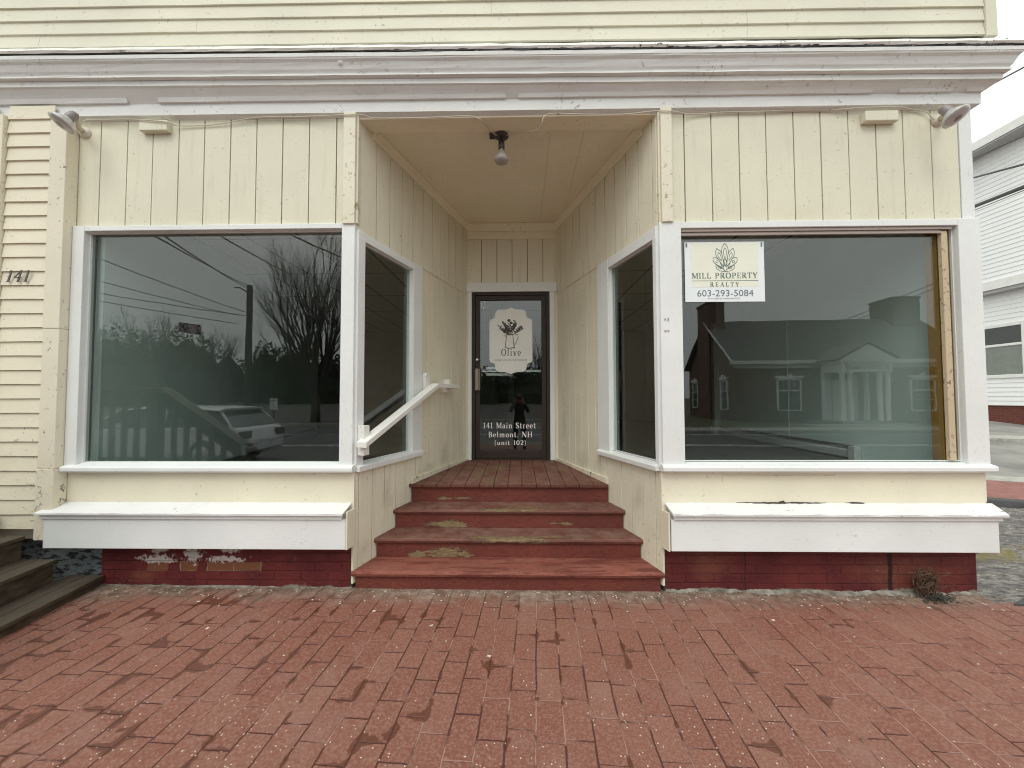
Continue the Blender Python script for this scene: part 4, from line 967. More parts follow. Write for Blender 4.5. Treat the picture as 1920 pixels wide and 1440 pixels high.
# ------------------------------------------------------------------ lamps and cables
CL = thing('ceiling_lamp', 'bare frosted reflector bulb in a dark socket under the entrance ceiling', 'lamp', (-0.147, 0.205, CEIL))
MB().lathe([(0, 0.0), (0.062, 0.0), (0.062, -0.008), (0.045, -0.022), (0.02, -0.028), (0, -0.028)], (-0.147, 0.21, 3.762), (0, 0, 1), 24).box(-0.25, -0.20, 0.17, 0.25, 3.757, 3.762).build('base_plate', M['socket'], CL)
MB().lathe([(0, -0.02), (0.010, -0.025), (0.012, -0.05), (0.026, -0.055), (0.027, -0.12), (0.022, -0.125)], (-0.147, 0.21, 3.762), (0, 0, 1), 20).build('socket', M['socket'], CL, smooth=True)
MB().lathe([(0.018, -0.11), (0.022, -0.135), (0.045, -0.175), (0.058, -0.20), (0.060, -0.215), (0.052, -0.232), (0.03, -0.242), (0, -0.245)], (-0.147, 0.21, 3.762), (0, 0, 1), 28).build('bulb', M['frost_bulb'], CL, smooth=True)

def flood(label, base, centre, axis, arm):
    t = thing('floodlight', label, 'lamp', base, 'clear reflector lamps at the ends of the shopfront')
    b = Vector(base); c = Vector(centre); ax = Vector(axis).normalized()
    MB().lathe([(0, 0.03), (0.03, 0.028), (0.045, 0.012), (0.048, 0.0)], base, (0, -1, 0), 20).build('base_plate', M['wire_white'], t, smooth=True)
    e = c - ax * 0.13
    MB().tube([b + Vector((0, -0.02, 0)), b + Vector((arm * 0.02, -0.07, 0.0)), e], [0.02, 0.018, 0.016], 12).build('arm', M['wire_white'], t, smooth=True)
    MB().lathe([(0, -0.135), (0.022, -0.13), (0.030, -0.115), (0.032, -0.06), (0.03, -0.055)], c, ax, 20).build('socket', M['flood_in'], t, smooth=True)
    MB().lathe([(0.024, -0.07), (0.032, -0.058), (0.058, -0.032), (0.076, -0.010), (0.080, 0.0), (0.078, 0.006), (0.06, 0.014), (0.03, 0.019), (0, 0.020)], c, ax, 32).build('bulb', M['flood'], t, smooth=True)
    MB().lathe([(0, 0.0211), (0.018, 0.0207), (0.024, 0.0199), (0.022, 0.0196), (0, 0.0200)], c, ax, 24).build('lens_centre', M['flood_in'], t)
    return t
flood('clear reflector lamp tilted down at the left end of the frieze', (-3.555, -0.002, 3.69), (-3.465, -0.24, 3.600), (-0.34, -0.40, -0.85), 1)
flood('clear reflector lamp on a cream base at the right corner under the frieze', (3.295, -0.002, 3.675), (3.170, -0.24, 3.535), (0.26, -0.45, -0.85), -1)

cpL = [(-3.581, -0.03, 3.714), (-3.565, -0.03, 3.752), (-3.509, -0.03, 3.779), (-3.353, -0.032, 3.778), (-3.087, -0.056, 3.757), (-2.82, -0.056, 3.731), (-2.777, -0.02, 3.727), (-2.47, -0.014, 3.735), (-2.121, -0.03, 3.776), (-1.772, -0.03, 3.776), (-1.42, -0.052, 3.768), (-1.25, -0.05, 3.770), (-1.166, -0.03, 3.756), (-0.907, -0.03, 3.75), (-0.607, -0.03, 3.755), (-0.414, -0.03, 3.760), (-0.316, -0.02, 3.742), (-0.275, 0.05, 3.752), (-0.20, 0.17, 3.745), (-0.15, 0.2, 3.755)]
cpR = [(-0.15, 0.2, 3.752), (0.0, 0.15, 3.74), (0.15, 0.06, 3.70), (0.185, -0.01, 3.70), (0.20, -0.03, 3.735), (0.267, -0.035, 3.764), (0.542, -0.03, 3.757), (0.837, -0.03, 3.752), (1.08, -0.052, 3.758), (1.22, -0.052, 3.752), (1.382, -0.02, 3.75), (1.633, -0.02, 3.764), (1.924, -0.02, 3.764), (2.214, -0.02, 3.772), (2.462, -0.02, 3.766), (2.69, -0.045, 3.762), (2.96, -0.045, 3.762), (3.08, -0.02, 3.762), (3.191, -0.02, 3.74), (3.24, -0.02, 3.69), (3.285, -0.01, 3.66)]
def smooth_path(p, k=4):
    out = []
    for i in range(len(p) - 1):
        p0 = Vector(p[max(i - 1, 0)]); p1 = Vector(p[i]); p2 = Vector(p[i + 1]); p3 = Vector(p[min(i + 2, len(p) - 1)])
        for j in range(k):
            t = j / k
            out.append(0.5 * ((2 * p1) + (p2 - p0) * t + (2 * p0 - 5 * p1 + 4 * p2 - p3) * t * t + (3 * p1 - p0 - 3 * p2 + p3) * t ** 3))
    out.append(Vector(p[-1])); return out
tag(MB().tube(smooth_path(cpL), 0.0045, 6).build('electric_cable', M['wire_white'], loc=cpL[0]), 'thin cream cable looping under the frieze from the left lamp to the entrance bulb', 'cable')
tag(MB().tube(smooth_path(cpR), 0.0045, 6).build('electric_cable', M['wire_white'], loc=cpR[0]), 'thin cream cable looping under the frieze from the entrance bulb to the right lamp', 'cable')

# ------------------------------------------------------------------ realty sign in the right window
SG = thing('realty_sign', 'white and pale green realty sign taped inside the right display window', 'sign', (1.64, 0.045, 2.5))
SM = Matrix.Translation((0, 0.028, 0))
MB().box(1.318, 1.942, 0.0292, 0.0325, 2.262, 2.742).build('board', M['sign_white'], SG)
MB().box(1.365, 1.895, 0.0284, 0.0290, 2.379, 2.735).build('cream_panel', M['sign_cream'], SG)
F1 = Matrix.Translation((0, 0.0278, 0))
t1 = MB(); serif_text(t1, 'MILL PROPERTY', 1.630, 2.449, 0.515, 0.044, F1, 0.10, 1.05); t1.box(1.370, 1.893, 0.0276, 0.0280, 2.428, 2.4315)
serif_text(t1, 'REALTY', 1.628, 2.383, 0.228, 0.034, F1, 0.36, 1.05); t1.build('lettering', M['sign_green'], SG)
sans_text('phone_number', '603-293-5084', 1.632, 2.305, 0.440, 0.052, F1, M['sign_grey'], SG)
sans_text('address_line', '42 A Franklin St, Franklin NH 03235', 1.618, 2.281, 0.250, 0.013, F1, M['sign_grey'], SG)
em = MB(); cx, cz = 1.636, 2.508
def petal(ang, r0, r1, wd, lw=0.0035, inner=False):
    a = R_(ang); out = []
    prof_ = [(0, 0.0), (0.25, 0.45), (0.5, 0.86), (0.68, 1.0), (0.82, 0.82), (0.92, 0.42), (1.0, 0.0)]
    pts = [(t, s_) for t, s_ in prof_] + [(t, -s_) for t, s_ in prof_[::-1]]
    for t, s_ in pts:
        r = r0 + (r1 - r0) * t; w = wd * s_
        out.append((math.sin(a) * r + math.cos(a) * w, math.cos(a) * r - math.sin(a) * w, lw))
    return out
st = []
for ang, r1, wd in ((0, .222, .027), (20, .192, .024), (-20, .192, .024), (41, .142, .022), (-41, .142, .022)):
    st.append(petal(ang, 0.035, r1, wd)); st.append(petal(ang, 0.085, r1 - 0.035, wd * 0.45, 0.003))
for s_ in (1, -1):
    st.append([(0.012 * s_, .012, .0035), (0.060 * s_, .040, .0035), (0.074 * s_, .046, .0035), (0.068 * s_, .018, .0035), (0.045 * s_, .002, .0035), (0.0, -.008, .0035)])
    st.append([(0.03 * s_, .016, .003), (0.055 * s_, .028, .003), (0.05 * s_, .016, .003)])
    st.append([(0.0, .095, .0035), (0.010 * s_, .085, .0035), (0.006 * s_, .06, .0035), (0.014 * s_, .02, .0035), (0.0, -.008, .0035)])
strokes_into(em, st, cx, cz, 1, 1, F1); em.build('emblem', M['sign_green'], SG)
MB().box(1.327, 1.340, 0.0276, 0.0291, 2.70, 2.735).box(1.918, 1.930, 0.0276, 0.0291, 2.70, 2.735).each('tape', M['sign_grey'], SG)

# ------------------------------------------------------------------ shop decal on the door
OD = thing('shop_decal', 'pale scalloped shop decal with a jug of flowers on the door glass', 'decal', (-0.11, 2.01, 2.25))
def plaque(cx, cz, hw, hh, y):
    # right half from top centre, clockwise; then mirrored
    q = []
    def arc(ox, oz, r, rz, a0, a1, n=8):
        for i in range(n + 1):
            a = R_(a0 + (a1 - a0) * i / n); q.append((ox + r * math.cos(a), oz + rz * math.sin(a)))
    q.append((0, hh)); q.append((hw * .12, hh * .965)); q.append((hw * .3, hh * .935))
    arc(hw * .45, hh * .84, hw * .26, hh * .10, 90, 10)
    arc(hw * 1.0, hh * .74, hw * .26, hh * .09, 190, 262)
    arc(hw * .86, hh * .56, hw * .14, hh * .10, 60, 0)
    top = q[:]
    bot = [(x, -z) for x, z in top[::-1]]
    right = top + bot
    left = [(-x, z) for x, z in right[::-1]]
    return [(cx + x, cz + z) for x, z in right + left[1:-1]]
MB().prism_y(plaque(-0.110, 2.255, 0.282, 0.44, 0), 2.0085, 2.0145).build('rim', M['decal_rim'], OD)
MB().prism_y(plaque(-0.110, 2.255, 0.258, 0.408, 0), 2.0068, 2.0083).build('face', M['decal'], OD)
F2 = Matrix.Translation((0, 2.0062, 0))
ol = MB(); serif_text(ol, 'Olive', -0.108, 2.058, 0.26, 0.088, F2, 0.14, 0.9); ol.build('lettering', M['ink'], OD)
sans_text('tagline', 'vintage boutique & wellness', -0.112, 1.982, 0.43, 0.036, F2, M['ink'], OD, shear=0.6, thin=-0.012)
dr = MB(); rnd = random.Random(5)
sk = [[(-.06, .0, .004), (-.052, .05, .004), (-.045, .12, .004), (-.04, .16, .003)], [(.045, 0, .004), (.035, .08, .004), (.03, .15, .003)], [(-.06, 0, .005), (-.02, -.01, .005), (.045, -.003, .006), (.055, 0, .004)],
      [(.045, .02, .003), (.075, .08, .003), (.09, .13, .003), (.085, .165, .003), (.05, .15, .003)], [(-.04, .16, .003), (0, .15, .003), (.03, .16, .003)], [(-.042, .158, .003), (-.075, .15, .003), (-.05, .135, .003)]]
for k in range(16):
    a = R_(90 + (k - 7.5) * 8.5 + rnd.uniform(-4, 4)); l = rnd.uniform(.12, .20)
    x0, z0 = rnd.uniform(-.03, .03), .15
    x1, z1 = x0 + math.cos(a) * l * .85, z0 + math.sin(a) * l
    sk.append([(x0, z0, .0025), ((x0 + x1) / 2 + .008, (z0 + z1) / 2, .0025), (x1, z1, .002)])
    for q in range(7):
        t = .35 + .65 * q / 7; px_, pz_ = x0 + (x1 - x0) * t, z0 + (z1 - z0) * t; s_ = 1 if q % 2 else -1
        sk.append([(px_, pz_, .004), (px_ + s_ * .012, pz_ + .008, .006), (px_ + s_ * .018, pz_ + .016, .002)])
for cx_, cz_, r_ in ((-.015, .33, .014), (.01, .30, .012), (-.05, .22, .016), (.005, .20, .014), (.05, .27, .017), (-.065, .19, .012)):
    for rr in (r_, r_ * .5): sk.append([(cx_ + rr * math.cos(R_(a)), cz_ + rr * math.sin(R_(a)), .005) for a in range(0, 361, 45)])
strokes_into(dr, sk, -0.118, 2.165, 1.15, 1.08, F2, bold=1.7); dr.build('jug_drawing', M['ink'], OD)

# small reflective patch stuck on the left pane
tag(MB().add([(-2.765, 0.030, 2.128), (-2.59, 0.030, 2.106), (-2.585, 0.030, 2.024), (-2.765, 0.030, 2.050), (-2.765, 0.034, 2.128), (-2.59, 0.034, 2.106), (-2.585, 0.034, 2.024), (-2.765, 0.034, 2.050)], [(0, 1, 2, 3), (7, 6, 5, 4), (0, 4, 5, 1), (1, 5, 6, 2), (2, 6, 7, 3), (3, 7, 4, 0)]).build('window_sticker', M['patch'], loc=(-2.68, 0.03, 2.08)), 'small dark torn sticker on the left display window', 'sticker')

# house number
HN = thing('house_number', 'three dark weathered numerals 141 screwed to the cream clapboards', 'number', (-4.02, -0.09, 2.49))
def numeral(st, ox, name='digit'):
    mb = MB(); FM = Matrix(((1, 0, 0.18, 0), (0, 1, 0, -0.086), (0, 0, 1, 0), (0, 0, 0, 1)))
    # italic numerals
    sh = Matrix.Translation((ox, -0.090, 2.437)) @ Matrix(((1, 0, 0.30, 0), (0, 1, 0, 0), (0, 0, 1, 0), (0, 0, 0, 1)))
    for s_ in st:
        for (x0, z0, w0), (x1, z1, w1) in zip(s_[:-1], s_[1:]):
            d = math.hypot(x1 - x0, z1 - z0); nx, nz = -(z1 - z0) / d, (x1 - x0) / d
            mb.add([(x0 + nx * w0, 0, z0 + nz * w0), (x1 + nx * w1, 0, z1 + nz * w1), (x1 - nx * w1, 0, z1 - nz * w1), (x0 - nx * w0, 0, z0 - nz * w0),
                    (x0 + nx * w0, 0.006, z0 + nz * w0), (x1 + nx * w1, 0.006, z1 + nz * w1), (x1 - nx * w1, 0.006, z1 - nz * w1), (x0 - nx * w0, 0.006, z0 - nz * w0)],
                   [(0, 1, 2, 3), (7, 6, 5, 4), (0, 4, 5, 1), (1, 5, 6, 2), (2, 6, 7, 3), (3, 7, 4, 0)], sh)
    return mb.build(name, M['number'], HN)
one = [[(0.0, 0, .007), (0.0, .085, .006)], [(-.014, .072, .003), (0.0, .088, .004)], [(-.012, 0, .003), (.012, 0, .003)]]
four = [[(.012, -0.0, .005), (.012, .088, .005)], [(.012, .088, .003), (-.026, .030, .003)], [(-.028, .030, .004), (.026, .030, .004)], [(0.0, 0, .003), (.022, 0, .003)]]
numeral(one, -4.040); numeral(four, -3.972); numeral(one, -3.900)

# ------------------------------------------------------------------ wooden stairs at the far left
LS = thing('wooden_stairs', 'dark weathered wooden stairs climbing left against the clapboard wall', 'stairs', (-3.9, -0.5, 0))
sl_ = -0.16
def lsx(x0, y): return x0 + sl_ * y
levels = [(-3.30, 0.11), (-3.555, 0.285), (-3.80, 0.465), (-4.06, 0.645)]
Y0, Y1 = -1.12, 0.0
def clipy(k): return 0.03 if k < 1 else (-0.13 if k >= 1 else 0)
for k, (x, z) in enumerate(levels):
    yb = 0.025 if k == 0 else (-0.105 if k == 1 else -0.112)
    xb = levels[k + 1][0] - 0.02 if k + 1 < len(levels) else x - 1.9
    for (a, b) in (((0.0, 0.5), (0.52, 1.0)) if k + 1 < len(levels) else ((0, 0.07), (0.075, 0.145), (0.15, 0.22), (0.225, 0.295), (0.3, 1.0))):
        xa_, xb_ = x + (xb - x) * a, x + (xb - x) * b
        P4 = [(lsx(xa_, Y0), Y0), (lsx(xa_, yb), yb), (lsx(xb_, yb), yb), (lsx(xb_, Y0), Y0)]
        MB().prism_z(P4, z - 0.032, z).build('tread' if k + 1 < len(levels) else 'landing', M['stair_wood'], LS, 0.006)
    z0 = -0.05 if k == 0 else levels[k - 1][1]
    P4 = [(lsx(x - 0.022, Y0 + .01), Y0 + .01), (lsx(x - 0.022, yb - .004), yb - .004), (lsx(x - 0.045, yb - .004), yb - .004), (lsx(x - 0.045, Y0 + .01), Y0 + .01)]
    MB().prism_z(P4, z0, z - 0.033).build('riser', M['stair_wood'], LS)
# right-hand end of the steps nearest the wall is closed by the wall; street side gets stringer, posts and rail
sx0 = lsx(-3.28, Y0)
MB().prism_y([(sx0, -0.1), (sx0, 0.06), (sx0 - 0.9, 0.62), (sx0 - 2.4, 0.62), (sx0 - 2.4, -0.1)], Y0 - 0.045, Y0 - 0.003).build('stringer', M['stair_wood'], LS)
px0 = -3.05
MB().box(px0 - 0.09, px0, Y0 - 0.14, Y0 - 0.05, -0.1, 0.93).build('post', M['stair_wood'], LS, 0.004)
MB().box(px0 - 1.13, px0 - 1.02, Y0 - 0.14, Y0 - 0.05, -0.1, 1.60).build('post', M['stair_wood'], LS, 0.004)
MB().box(px0 - 2.45, px0 - 2.36, Y0 - 0.14, Y0 - 0.05, -0.1, 1.60).build('post', M['stair_wood'], LS, 0.004)
MB().prism_y([(px0 + 0.03, 0.90), (px0 - 1.0, 1.60), (px0 - 2.5, 1.60), (px0 - 2.5, 1.42), (px0 - 1.06, 1.42), (px0 + 0.03, 0.70)], Y0 - 0.16, Y0 - 0.142).build('rail', M['stair_wood'], LS, 0.004)
MB().prism_y([(px0 + 0.03, 0.935), (px0 - 1.0, 1.635), (px0 - 2.5, 1.635), (px0 - 2.5, 1.602), (px0 - 1.02, 1.602), (px0 + 0.03, 0.902)], Y0 - 0.18, Y0 - 0.03).build('rail', M['stair_wood'], LS, 0.004)
for k in range(16):
    x = px0 - 0.17 - k * 0.145
    if abs(x - (px0 - 1.07)) < 0.09: continue
    zt = 1.52 if x < px0 - 1.0 else 0.83 + (px0 - x) * 0.68
    zb = max(0.02, min(0.45, 0.62 * (px0 - x)) - 0.15)
    MB().box(x - 0.02, x + 0.02, Y0 - 0.138, Y0 - 0.10, zb, zt).build('baluster', M['stair_wood'], LS)

# ------------------------------------------------------------------ ground
def gz(x): return 0.016 - 0.0038 * x
def sheet(name, pts, mat): return structure(MB().add(pts, [tuple(range(len(pts)))]).build(name, mat))
g = MB(); 
g.add([(-400, -400, -0.16), (400, -400, -0.16), (400, 0.2, -0.16), (-400, 0.2, -0.16)], [(0, 1, 2, 3)])
g.add([(-400, 0.2, -0.16), (3.2, 0.2, -0.16), (3.2, 400, -0.16), (-400, 400, -0.16)], [(0, 1, 2, 3)])
g.add([(3.2, 0.2, -0.16), (400, 0.2, -0.16), (400, 30, 2.2), (3.2, 30, 2.2)], [(0, 1, 2, 3)])
g.add([(3.2, 30, 2.2), (400, 30, 2.2), (400, 400, 2.2), (3.2, 400, 2.2)], [(0, 1, 2, 3)])
structure(g.build('ground', M['soil']))
pv = MB(); XA, XB = -14.0, 14.0
for (xa, xb, yb) in ((-14.0, 3.487, 0.12), (3.487, 14.0, -0.08)):
    nseg = 8
    for i in range(nseg):
        a = xa + (xb - xa) * i / nseg; b = xa + (xb - xa) * (i + 1) / nseg
        pv.add([(a, -5.5, gz(a)), (b, -5.5, gz(b)), (b, yb, gz(b)), (a, yb, gz(a))], [(0, 1, 2, 3)])
structure(pv.build('pavement', M['pavers']))
kb = MB()
kb.hexa([(-14, -5.66, -0.2), (14, -5.66, -0.2), (14, -5.502, -0.2), (-14, -5.502, -0.2)], [(-14, -5.66, gz(-14)), (14, -5.66, gz(14)), (14, -5.502, gz(14) + .001), (-14, -5.502, gz(-14) + .001)])
structure(kb.build('kerb', M['kerb'], None, 0.01))
sheet('road', [(-120, -14.5, -0.150), (120, -14.5, -0.150), (120, -5.0, -0.150), (-120, -5.0, -0.150)], M['asphalt'])
[structure(o) for o in MB().box(-120, 120, -10.15, -10.03, -0.1495, -0.145).box(-120, 120, -10.4, -10.28, -0.1495, -0.145).box(-120, 120, -14.2, -14.08, -0.1495, -0.145).each('road_marking', M['paintline'])]
[structure(o) for o in MB().box(3, 60, -14.75, -14.52, -0.2, -0.01).box(3, 60, -16.3, -14.76, -0.2, 0.0).box(15.0, 21.0, -18.2, -16.32, -0.1, 0.03).each('sidewalk', M['concrete'])]
structure(MB().box(3, 60, -40, -16.31, -0.2, -0.004).build('lawn', M['lawn']))
sheet('parking_lot', [(-80, -19.0, -0.146), (2.9, -19.0, -0.146), (2.9, -14.52, -0.146), (-80, -14.52, -0.146)], M['asphalt'])
structure(MB().box(-80, 2.9, -19.3, -19.02, -0.2, 0.02).build('kerb', M['kerb']))
structure(MB().add([(-90, -80, 2.0), (3, -80, 2.0), (3, -19.31, -0.05), (-90, -19.31, -0.05)], [(0, 1, 2, 3)]).build('grass_bank', M['soil']))
# rising ground behind the right-hand corner
def hz(y): return max(0.0, 0.08 * y) + 0.004
def band(c0, c1, lift):
    # between the skewed lines y + 0.25 x = c0 and = c1, x from 3.5 to 40
    out = []
    xs_ = [3.3, 8, 14, 24, 40]
    mb = MB()
    for a, b in zip(xs_[:-1], xs_[1:]):
        q = [(a, c0 - .25 * a), (b, c0 - .25 * b), (b, c1 - .25 * b), (a, c1 - .25 * a)]
        q = [(x, max(y, -5.4)) for x, y in q]
        if q[1][1] >= q[2][1] - 1e-4 and q[0][1] >= q[3][1] - 1e-4: continue
        tp = [(x, y, hz(y) + lift if y > 0 else 0.004 + lift) for x, y in q]; mb.hexa([(x, y, z - .12) for x, y, z in tp], tp)
    return mb
gv = MB(); n_ = 46; rnd = random.Random(3)
vs = []; fs = []
for i in range(n_ + 1):
    for j in range(n_ + 1):
        x = 3.49 + 10.5 * i / n_; y = -0.08 + 2.9 * j / n_
        edge = min(i, j, n_ - i, n_ - j) / 5.0
        vs.append((x, y, hz(y) - 0.012 + min(1, edge) * rnd.uniform(-0.012, 0.022)))
for i in range(n_):
    for j in range(n_):
        a = i * (n_ + 1) + j; fs.append((a, a + n_ + 1, a + n_ + 2, a + 1))
structure(gv.add(vs, fs).build('gravel_verge', M['gravel']))
structure(band(3.61, 4.62, 0.024).build('brick_verge', M['brick_strip']))
structure(band(4.63, 4.95, 0.026).build('kerb', M['kerb']))
structure(band(4.96, 8.47, 0.020).build('side_road', M['side_asphalt']))
structure(band(8.48, 9.0, 0.10).build('kerb', M['kerb']))
structure(band(9.01, 14.0, 0.09).build('side_walk', M['side_asphalt']))
kk = MB(); rnd = random.Random(8); x = 3.6
while x < 9:
    w = rnd.uniform(0.5, 0.9); y = 3.50 - .25 * x
    if y > 0.05: kk.hexa([(x, y - 0.12, hz(y) - .05), (x + w, y - 0.12 - .25 * w, hz(y) - .06), (x + w, y + 0.10 - .25 * w, hz(y) - .06), (x, y + 0.10, hz(y) - .05)], [(x + .02, y - 0.07, hz(y) + .05), (x + w - .02, y - 0.09 - .25 * w, hz(y - .2) + .05), (x + w - .02, y + 0.09 - .25 * w, hz(y - .2) + .05), (x + .02, y + 0.09, hz(y) + .05)])
    x += w + 0.01
structure(kk.build('edging', M['dark_kerb'], None, 0.015))
structure(MB().prism_z([(3.55, -0.13), (4.9, -0.20), (5.0, 0.0), (3.9, 0.04)], -0.05, 0.018).build('slate_edging', M['dark_kerb'], None, 0.006))

# loose flakes and litter
rnd = random.Random(21); fl = MB(); lt = MB()
def chip(mb, x, y, z, s):
    a = rnd.uniform(0, 6.28); c, s_ = math.cos(a), math.sin(a); t = rnd.uniform(-.4, .4)
    q = [(-s, -s * .5), (s * .8, -s * .6), (s, s * .4), (-s * .6, s * .6)]
    tp = [(x + c * u - s_ * v, y + s_ * u + c * v, z + 0.0015 + abs(t * u) * .5) for u, v in q]
    bt = [(p[0], p[1], z - 0.001) for p in tp]
    mb.hexa(bt, tp)
for _ in range(150):
    x = rnd.uniform(-3.2, 3.6); y = -abs(rnd.gauss(0, 0.10)) - 0.01
    chip(fl, x, y, gz(x), rnd.uniform(0.003, 0.009))
for _ in range(70):
    x = rnd.uniform(-3.2, 3.6); y = -abs(rnd.gauss(0.1, 0.9)) - 0.02
    chip(fl, x, y, gz(x), rnd.uniform(0.002, 0.006))
for x, y in ((-2.02, -0.52), (-1.02, -0.30), (-0.18, -0.75), (-2.35, -0.20), (-0.58, -0.46), (1.7, -0.35)): chip(fl, x, y, gz(x), 0.012)
tag(fl.build('paint_flakes', M['flake'], loc=(0, -0.3, 0)), 'scattered pale paint flakes on the pavers along the wall', 'litter', kind='stuff')
for _ in range(900):
    x = rnd.uniform(-3.3, 3.6); y = -abs(rnd.gauss(0, 0.035)) - 0.004
    if rnd.random() < 0.25: x = rnd.gauss(-3.1, 0.12); y = -abs(rnd.gauss(0.0, 0.25))
    chip(lt, x, y + 0.01, gz(x), rnd.uniform(0.003, 0.011))
tag(lt.build('dirt_litter', M['chalk'], loc=(0, -0.05, 0)), 'dark crumbly dirt and leaf litter in the corner where paving meets wall', 'litter', kind='stuff')
# cement skirt, rough
rnd = random.Random(41)
def skirt(x0, x1, dmax, hmax, step=0.012):
    vs = []; fs = []; n = int((x1 - x0) / step); d = .5; h = .5
    for i in range(n + 1):
        x = x0 + (x1 - x0) * i / n; d = min(1, max(0.05, d + rnd.uniform(-.28, .28))); h = min(1, max(0, h + rnd.uniform(-.3, .3)))
        vs += [(x, 0.0295, gz(x) - .01), (x, 0.0295 - dmax * d, gz(x) - .004), (x, 0.0295 - dmax * d * .6, gz(x) + hmax * h * .5), (x, 0.0295, gz(x) + hmax * h)]
    for i in range(n):
        a = 4 * i; c = a + 4
        for k in range(3): fs.append((a + k, c + k, c + k + 1, a + k + 1))
    return MB().add(vs, fs)
M['cement'] = simple('old cement skirt', (0.20, 0.18, 0.145), 0.9, 0.5, 14, 0.8, col2=(0.36, 0.34, 0.29))
skirt(1.12, 3.48, 0.055, 0.022).build('cement_skirt', M['cement'], B)
skirt(-3.33, -1.32, 0.03, 0.008).build('cement_skirt', M['cement'], B)

# dead weed by the foundation
WD = thing('dead_weed', 'clump of dead brown weed stems against the red foundation', 'plant', (3.06, -0.05, gz(3)))
rnd = random.Random(4); w1 = MB(); w2 = MB()
for k in range(190):
    x0 = 3.05 + rnd.gauss(0, 0.034); y0 = -0.02 + rnd.gauss(0, 0.018); z0 = rnd.uniform(0.0, 0.14); top = rnd.uniform(0.08, 0.27) * (1.0 if k % 3 else 0.7)
    dx, dy = rnd.gauss(0, 0.022), -abs(rnd.gauss(0.01, 0.02)); pts = []
    for t in (0, .35, .7, 1): pts.append((x0 + dx * t + rnd.gauss(0, .008), min(y0 + dy * t, 0.02), z0 + (top - z0) * t * (1.1 - .3 * t)))
    w1.tube(pts, [0.0032, 0.0026, 0.002, 0.0008], 4, False)
for k in range(14):
    x0 = 3.05 + rnd.gauss(0, 0.04); w1.tube([(x0, -.03, .12), (x0 + rnd.gauss(0, .08), -.06, .2), (x0 + rnd.gauss(0.02, .13), -.06, rnd.uniform(.1, .24))], [.002, .0015, .0006], 4, False)
for k in range(260):
    a = rnd.uniform(0, 6.28); r = abs(rnd.gauss(0, .05)); x0, y0 = 3.08 + r * math.cos(a) * 1.6, -0.07 + r * math.sin(a) * .9; s = rnd.uniform(.006, .016)
    z0 = gz(3) + rnd.uniform(0, .03)
    w2.add([(x0, y0, z0), (x0 + s, y0 + rnd.uniform(-s, s), z0 + s * .4), (x0 + rnd.uniform(-s, s), y0 + s, z0 + s * .7)], [(0, 1, 2)])
w1.build('stems', M['dead'], WD); w2.build('litter', M['moss'], WD)

# ------------------------------------------------------------------ white house at the right
WH = thing('white_house', 'white vinyl sided house with brick base seen past the right corner', 'house', (14, 12, 0.6))
MX = Matrix(((0, 1, 0, 13.8), (-1, 0, 0, 0), (0, 0, 1, 0), (0, 0, 0, 1)))     # local x = -world y, local y = +world x
def farclap(x0, x1, z0, z1, y, name='siding'):
    return clap(x0, x1, z0, z1, 0.128, y, 31, proud=0.014, Mx=MX)
farclap(-20, -9.2, 1.25, 4.42, 0.0).build('siding', M['vinyl_siding'], WH)
farclap(-7.62, -6.5, 1.25, 4.42, 0.0).build('siding', M['vinyl_siding'], WH)
farclap(-9.2, -7.62, 1.25, 2.02, 0.0).build('siding', M['vinyl_siding'], WH)
farclap(-9.2, -7.62, 3.58, 4.42, 0.0).build('siding', M['vinyl_siding'], WH)
farclap(-20, -6.5, 4.80, 8.5, -0.25).build('siding', M['vinyl_siding'], WH)
MB(MX).box(-20, -6.45, -0.30, 0.0, 4.55, 4.80).build('belt_board', M['white_far'], WH)
MB(MX).box(-20, -6.45, -0.26, 0.0, 4.46, 4.549).build('soffit', M['soffit_far'], WH)
MB(MX).box(-20, -6.5, 0.03, 0.3, 0.3, 1.25).build('foundation', M['found_far'], WH)
MB(MX).box(-20, -6.5, 0.005, 8, 1.24, 4.5).box(-20, -6.5, -0.23, 8, 4.8, 8.6).build('wall', M['vinyl_siding'], WH)
MB(MX).prism_x([(-0.75, 8.55), (-0.75, 8.78), (-0.6, 8.80), (4.0, 10.4), (8.6, 8.80), (8.6, 8.55)], -20.4, -6.1).build('roof', M['white_far'], WH)
MB(MX).box(-20.4, -6.1, -0.72, -0.23, 8.50, 8.549).build('soffit', M['soffit_far'], WH)
wf = MB(MX).box(-9.2, -9.08, -0.04, 0.0, 2.02, 3.58).box(-7.74, -7.62, -0.04, 0, 2.02, 3.58).box(-9.08, -7.74, -0.04, 0, 3.48, 3.58).box(-9.08, -7.74, -0.04, 0, 2.02, 2.12).box(-9.08, -7.74, -0.03, 0.0, 2.93, 3.0)
wf = wf.build('window', M['white_far'], WH, 0.01)
MB(MX).box(-9.08, -7.74, -0.012, -0.006, 2.12, 3.48).build('pane', M['glass_far'], wf)
MB(MX).box(-9.08, -7.74, -0.003, 0.003, 2.12, 2.92).build('blind', M['blind'], wf)
MB(MX).box(-9.08, -7.74, -0.003, 0.003, 3.0, 3.48).build('inner_shade', M['socket'], wf)
MB(MX).tube([(-7.32, -0.05, 1.05), (-7.32, -0.05, 1.45), (-7.42, -0.02, 1.47)], 0.025, 8).build('pipe', M['wire_black'], WH)

